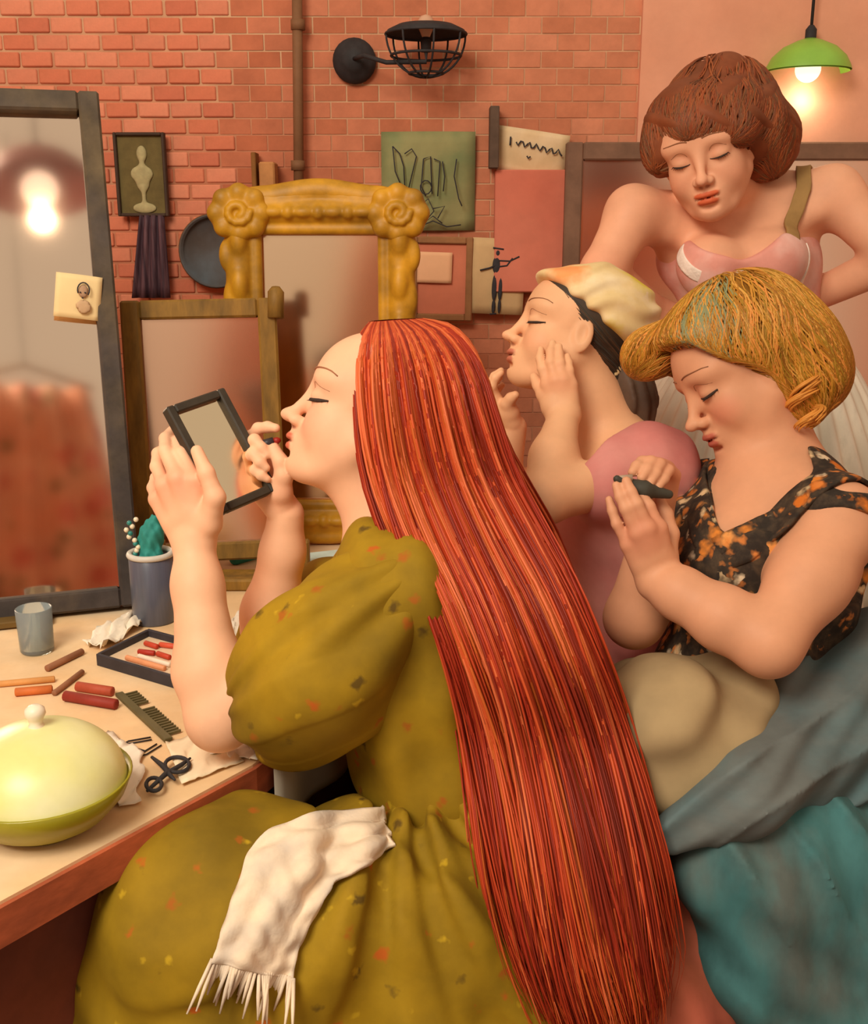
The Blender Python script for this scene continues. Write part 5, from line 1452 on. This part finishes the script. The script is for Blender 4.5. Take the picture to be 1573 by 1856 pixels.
# chair with blue green drapery under the blonde woman
ch = empty('chair', U(1480, 1600, 1.75) * [1, 1, 0], 'dark wooden chair under the teal drapery of the blonde woman', 'chair')
cs = U(1400, 1400, 1.68) * [1, 1, 0]
MB().box(cs + [.02, 0, .415], (.21, 0, 0), (0, .20, 0), (0, 0, .018), .006).build('seat', M_RED, ch)
for sx in (-1, 1):
    for sy in (-1, 1):
        top = .40 if sx < 0 else .40
        MB().tube([cs + [.02 + sx * .18, sy * .17, top], cs + [.02 + sx * .20, sy * .18, 0]], .017, 10).build('leg', M_RED, ch, True)
def tfold(P):
    a = P[:, 0] * 26 + P[:, 2] * 20 + P[:, 1] * 8 + 1.9 * np.sin(P[:, 2] * 6 + P[:, 0] * 4) + .8 * np.sin(P[:, 2] * 15)
    m = .6 + .4 * np.sin(P[:, 2] * 8 + P[:, 0] * 3)
    return .020 * m * (np.abs(np.sin(a)) ** .8 - .6) + .004 * np.sin(P[:, 0] * 50 + P[:, 2] * 40 + 2 * np.sin(P[:, 2] * 12)) + .002 * np.sin(P[:, 0] * 110 + 20 * P[:, 2])
M_TEALC = mat('teal_drapery', (70, 118, 118), .8, .25, 7, tint=(96, 92, 84), tscale=5, tamt=.75, stretch=(2, 2, 1))
def sfold(P):
    q_ = P @ camv(-.66, .72, .2); l_ = P @ camv(.71, .70, 0)
    a = q_ * 48 + 1.3 * np.sin(l_ * 6) + .4 * np.sin(l_ * 17)
    return .012 * (np.abs(np.sin(a)) ** .8 - .55) + .003 * np.sin(q_ * 150 + 2 * np.sin(l_ * 14))
td = [rc(U(1640, 1230, 1.60), .12, U(1480, 1340, 1.54), .10, .06), rc(U(1480, 1340, 1.50), .090, U(1350, 1436, 1.40), .052, .05), rc(U(1350, 1436, 1.40), .052, U(1215, 1515, 1.38), .026, .04)]
tag(solid('blue_grey_shawl', [(0, td)], mat('blue_grey_cloth', (104, 108, 104), .85, .2, 7, tint=(82, 112, 116), tscale=6, tamt=.8, stretch=(1, 1, 2)), None, .005, disp=sfold), 'blue grey shawl rolled across the hip of the blonde woman', 'shawl')
td = [rc(U(1600, 1400, 1.60), .14, U(1420, 1500, 1.55), .10, .08), rc(U(1420, 1500, 1.50), .10, U(1295, 1560, 1.42), .055, .06), rc(U(1380, 1600, 1.47), .10, U(1370, 1720, 1.48), .09, .07),
      rc(U(1550, 1600, 1.58), .17, U(1560, 1900, 1.60), .19, .08), rc(U(1420, 1680, 1.56), .11, U(1430, 1950, 1.58), .15, .08), rc(U(1660, 1500, 1.66), .18, U(1680, 1900, 1.68), .2, .08)]
tdg = np.array([td[-1][1][1][0], td[-1][1][1][1]])
tag(solid('teal_drapery', [(0, td + [rc(U(1430, 1950, 1.58), .15, U(1430, 1950, 1.58) * [1, 1, 0] + [0, 0, .12], .2, .08), rc(U(1600, 1900, 1.62), .19, U(1600, 1900, 1.62) * [1, 1, 0] + [0, 0, .12], .22, .08)])], M_TEALC, None, .006, disp=lambda P: tfold(P)), 'teal drapery spread over the chair at the lower right', 'drapery')

# ------------------------------------------------------------------ standing woman in a tutu
w4 = empty('person', U(1390, 700, 2.25) * [1, 1, 0], 'standing brown haired dancer in a pink bodice and white tutu, hands on hips', 'person')
h4 = Head(U(1279, 268, 2.06), camv(-.34, -.47, -.81), camv(-.34, .84, -.42), 1.08)
HP4 = h4.prims()
sh4r, sh4l = U(1148, 388, 2.12), U(1510, 352, 2.16)
el4r, wr4r = U(1092, 492, 2.10), U(1195, 570, 2.26)
el4l, wr4l = U(1625, 468, 2.12), U(1450, 548, 2.27)
nb4 = U(1368, 385, 2.22)
nk4 = [rc(h4.w(-.025, 0, -.05), .048, nb4, .056, .03)]
bd4 = [rc(nb4, .062, nb4 - UV * .03, .064, .04), rc(sh4r, .050, U(1290, 412, 2.22), .066, .06), rc(U(1290, 412, 2.22), .062, nb4, .062, .06), rc(nb4, .065, sh4l, .052, .06),
       el(U(1338, 468, 2.23), (.155, .10, .10), k=.07), el(U(1360, 540, 2.24), (.118, .092, .12), k=.06), el(U(1385, 660, 2.28), (.15, .12, .12), k=.06),
       el(U(1290, 478, 2.10), (.06, .05, .055), k=.05), el(U(1400, 470, 2.11), (.06, .05, .055), k=.05),
       rc(U(1215, 408, 2.13), .016, U(1335, 425, 2.15), .012, .04), rc(U(1375, 420, 2.15), .012, U(1480, 382, 2.13), .016, .04)]
ar4 = [rc(sh4r, .050, el4r, .041, .03), rc(el4r, .040, wr4r, .030, .02), rc(wr4r, .030, wr4r + RV * .09 - UV * .02 + FV * .02, .022, .02),
       rc(sh4l, .050, el4l, .041, .03), rc(el4l, .040, wr4l, .030, .02), rc(wr4l, .030, wr4l - RV * .09 - UV * .02 + FV * .02, .022, .02)]
pv = U(1385, 680, 2.28)
lg4 = []
for sx in (-1, 1):
    k4 = np.array([pv[0] + sx * .09, pv[1], .48]); a4 = np.array([pv[0] + sx * .09, pv[1] + .03, .09])
    lg4 += [rc(pv + [sx * .08, 0, -.05], .085, k4, .056, .04), rc(k4, .055, a4, .036, .03), rc(a4 - [0, 0, .04], .034, a4 + [sx * .03, -.16, -.062], .026, .02)]
B4 = [(0, HP4 + nk4), (.010, bd4 + ar4 + lg4)]
def c4(V, col):
    col = h4.colour(V, col, 3, .35, (206, 88, 46))
    for p in (el4r, el4l, sh4r): col = tint_at(V, col, p, .06, (222, 134, 104), .4)
    return col
solid('body', B4, M_SKIN, w4, .008, colfn=skin_col(3, c4), fine=[(*fbox([U(1020, 130, 2.0), U(1640, 130, 2.0), U(1020, 640, 2.0), U(1640, 640, 2.35), U(1020, 130, 2.35)], .0), .0034)])
face_lines(h4, [(0, HP4)], w4, M_BROW, M_LASH, lash_r=.0015)
BH4 = [(1305, 212, 2.12, .114), (1235, 225, 2.07, .066), (1206, 262, 2.06, .040), (1262, 208, 2.015, .052), (1322, 205, 2.015, .056), (1374, 225, 2.05, .055), (1394, 262, 2.09, .050), (1386, 290, 2.11, .036), (1200, 290, 2.07, .026), (1404, 238, 2.12, .045), (1345, 250, 2.16, .08), (1250, 232, 1.99, .030), (1295, 228, 1.985, .030), (1335, 232, 1.99, .030)]
hh4 = [rc(U(x, y, d), r, k=.035) for x, y, d, r in BH4] + [h4.el((.100, 0, -.046), (.06, .058, .076), .006, -1)]
M_BRH = mat('auburn_hair', (134, 74, 42), .6, .2, 10, attr=True)
solid('hair', [(0, hh4)], mat('auburn_cap', (122, 66, 38), .65, .25, 12, tint=(140, 68, 34), tscale=10), w4, .005, disp=lambda P: .005 * np.sin(P[:, 0] * 70 + 3 * np.sin(P[:, 2] * 35)) * np.sin(P[:, 2] * 55))
cr4 = U(1300, 140, 2.16)
hair_strands('hair_strands', [(0, hh4)], 1700, lambda P: (P - cr4) + np.array([0, 0, -.08]), w4, M_BRH, [(132, 72, 40), (112, 62, 38), (150, 80, 42), (138, 66, 34), (118, 76, 46)], 14, .013, .0020, wave=.3, freq=60, off=.001)
M_PBOD = mat('pink_bodice', (220, 150, 134), .7, .14, 10, tint=(240, 212, 200), tscale=9, tamt=.75)
bod4 = infl(bd4[4:9], .010) + [rc(U(1330, 360, 2.02), .105, U(1352, 385, 2.3), .115, .01, -1), rc(U(1240, 370, 2.05), .062, U(1240, 370, 2.35), .085, .02, -1), rc(U(1460, 345, 2.05), .075, U(1460, 345, 2.35), .085, .02, -1),
       rc(U(1390, 700, 2.28) + [-.3, 0, -.03], .075, U(1390, 700, 2.28) + [.3, 0, -.03], .075, .02, -1)]
solid('bodice', [(0, bod4)], M_PBOD, w4, .004, disp=lambda P: fold(P, [((50, 30, 15), .003, .3)]))
strap_on(B4, w4, [(1412, 478, 2.08), (1428, 430, 2.09), (1442, 385, 2.10), (1454, 350, 2.14), (1462, 338, 2.2)], .028, mat('olive_strap', (158, 122, 72), .8, .15, 20), 'strap')
M_LACE = mat('white_lace', (240, 222, 206), .9, .12, 40, bump=.5, bscale=120)
BO4 = [(0, bod4)]
for pts in ([(1238, 452, 2.1), (1262, 488, 2.08), (1300, 500, 2.07), (1345, 496, 2.07)], [(1468, 440, 2.1), (1474, 490, 2.1), (1470, 540, 2.12), (1462, 590, 2.15)]):
    strap_on([(0, bd4[4:9])], w4, pts, .024, M_LACE, 'lace_trim')
# tutu: layered pleated net
M_TULLE = mat('white_net', (226, 214, 192), .9, .12, 18, tint=(178, 168, 148), tscale=9, tamt=.6, stretch=(3, 3, .6))
wc = U(1385, 612, 2.27)
for ly, (r1, hgt, amp, ph0) in enumerate(((.34, .52, .016, 0.), (.37, .50, .018, .8), (.30, .56, .014, 1.7))):
    def tutu(u, v, r1=r1, hgt=hgt, amp=amp, ph0=ph0):
        a = 2 * math.pi * u
        r = .112 + (r1 - .112) * (v ** .62) + amp * v * math.sin(46 * a + ph0 + 1.5 * math.sin(3 * a)) + .008 * v * math.sin(11 * a + ph0)
        return wc + np.array([r * math.cos(a), r * math.sin(a) * .92, .012 - hgt * v + .015 * v * math.sin(7 * a + ph0)])
    MB().sheet(tutu, 277, 14, .0015).build('tutu_layer', M_TULLE, w4, True)
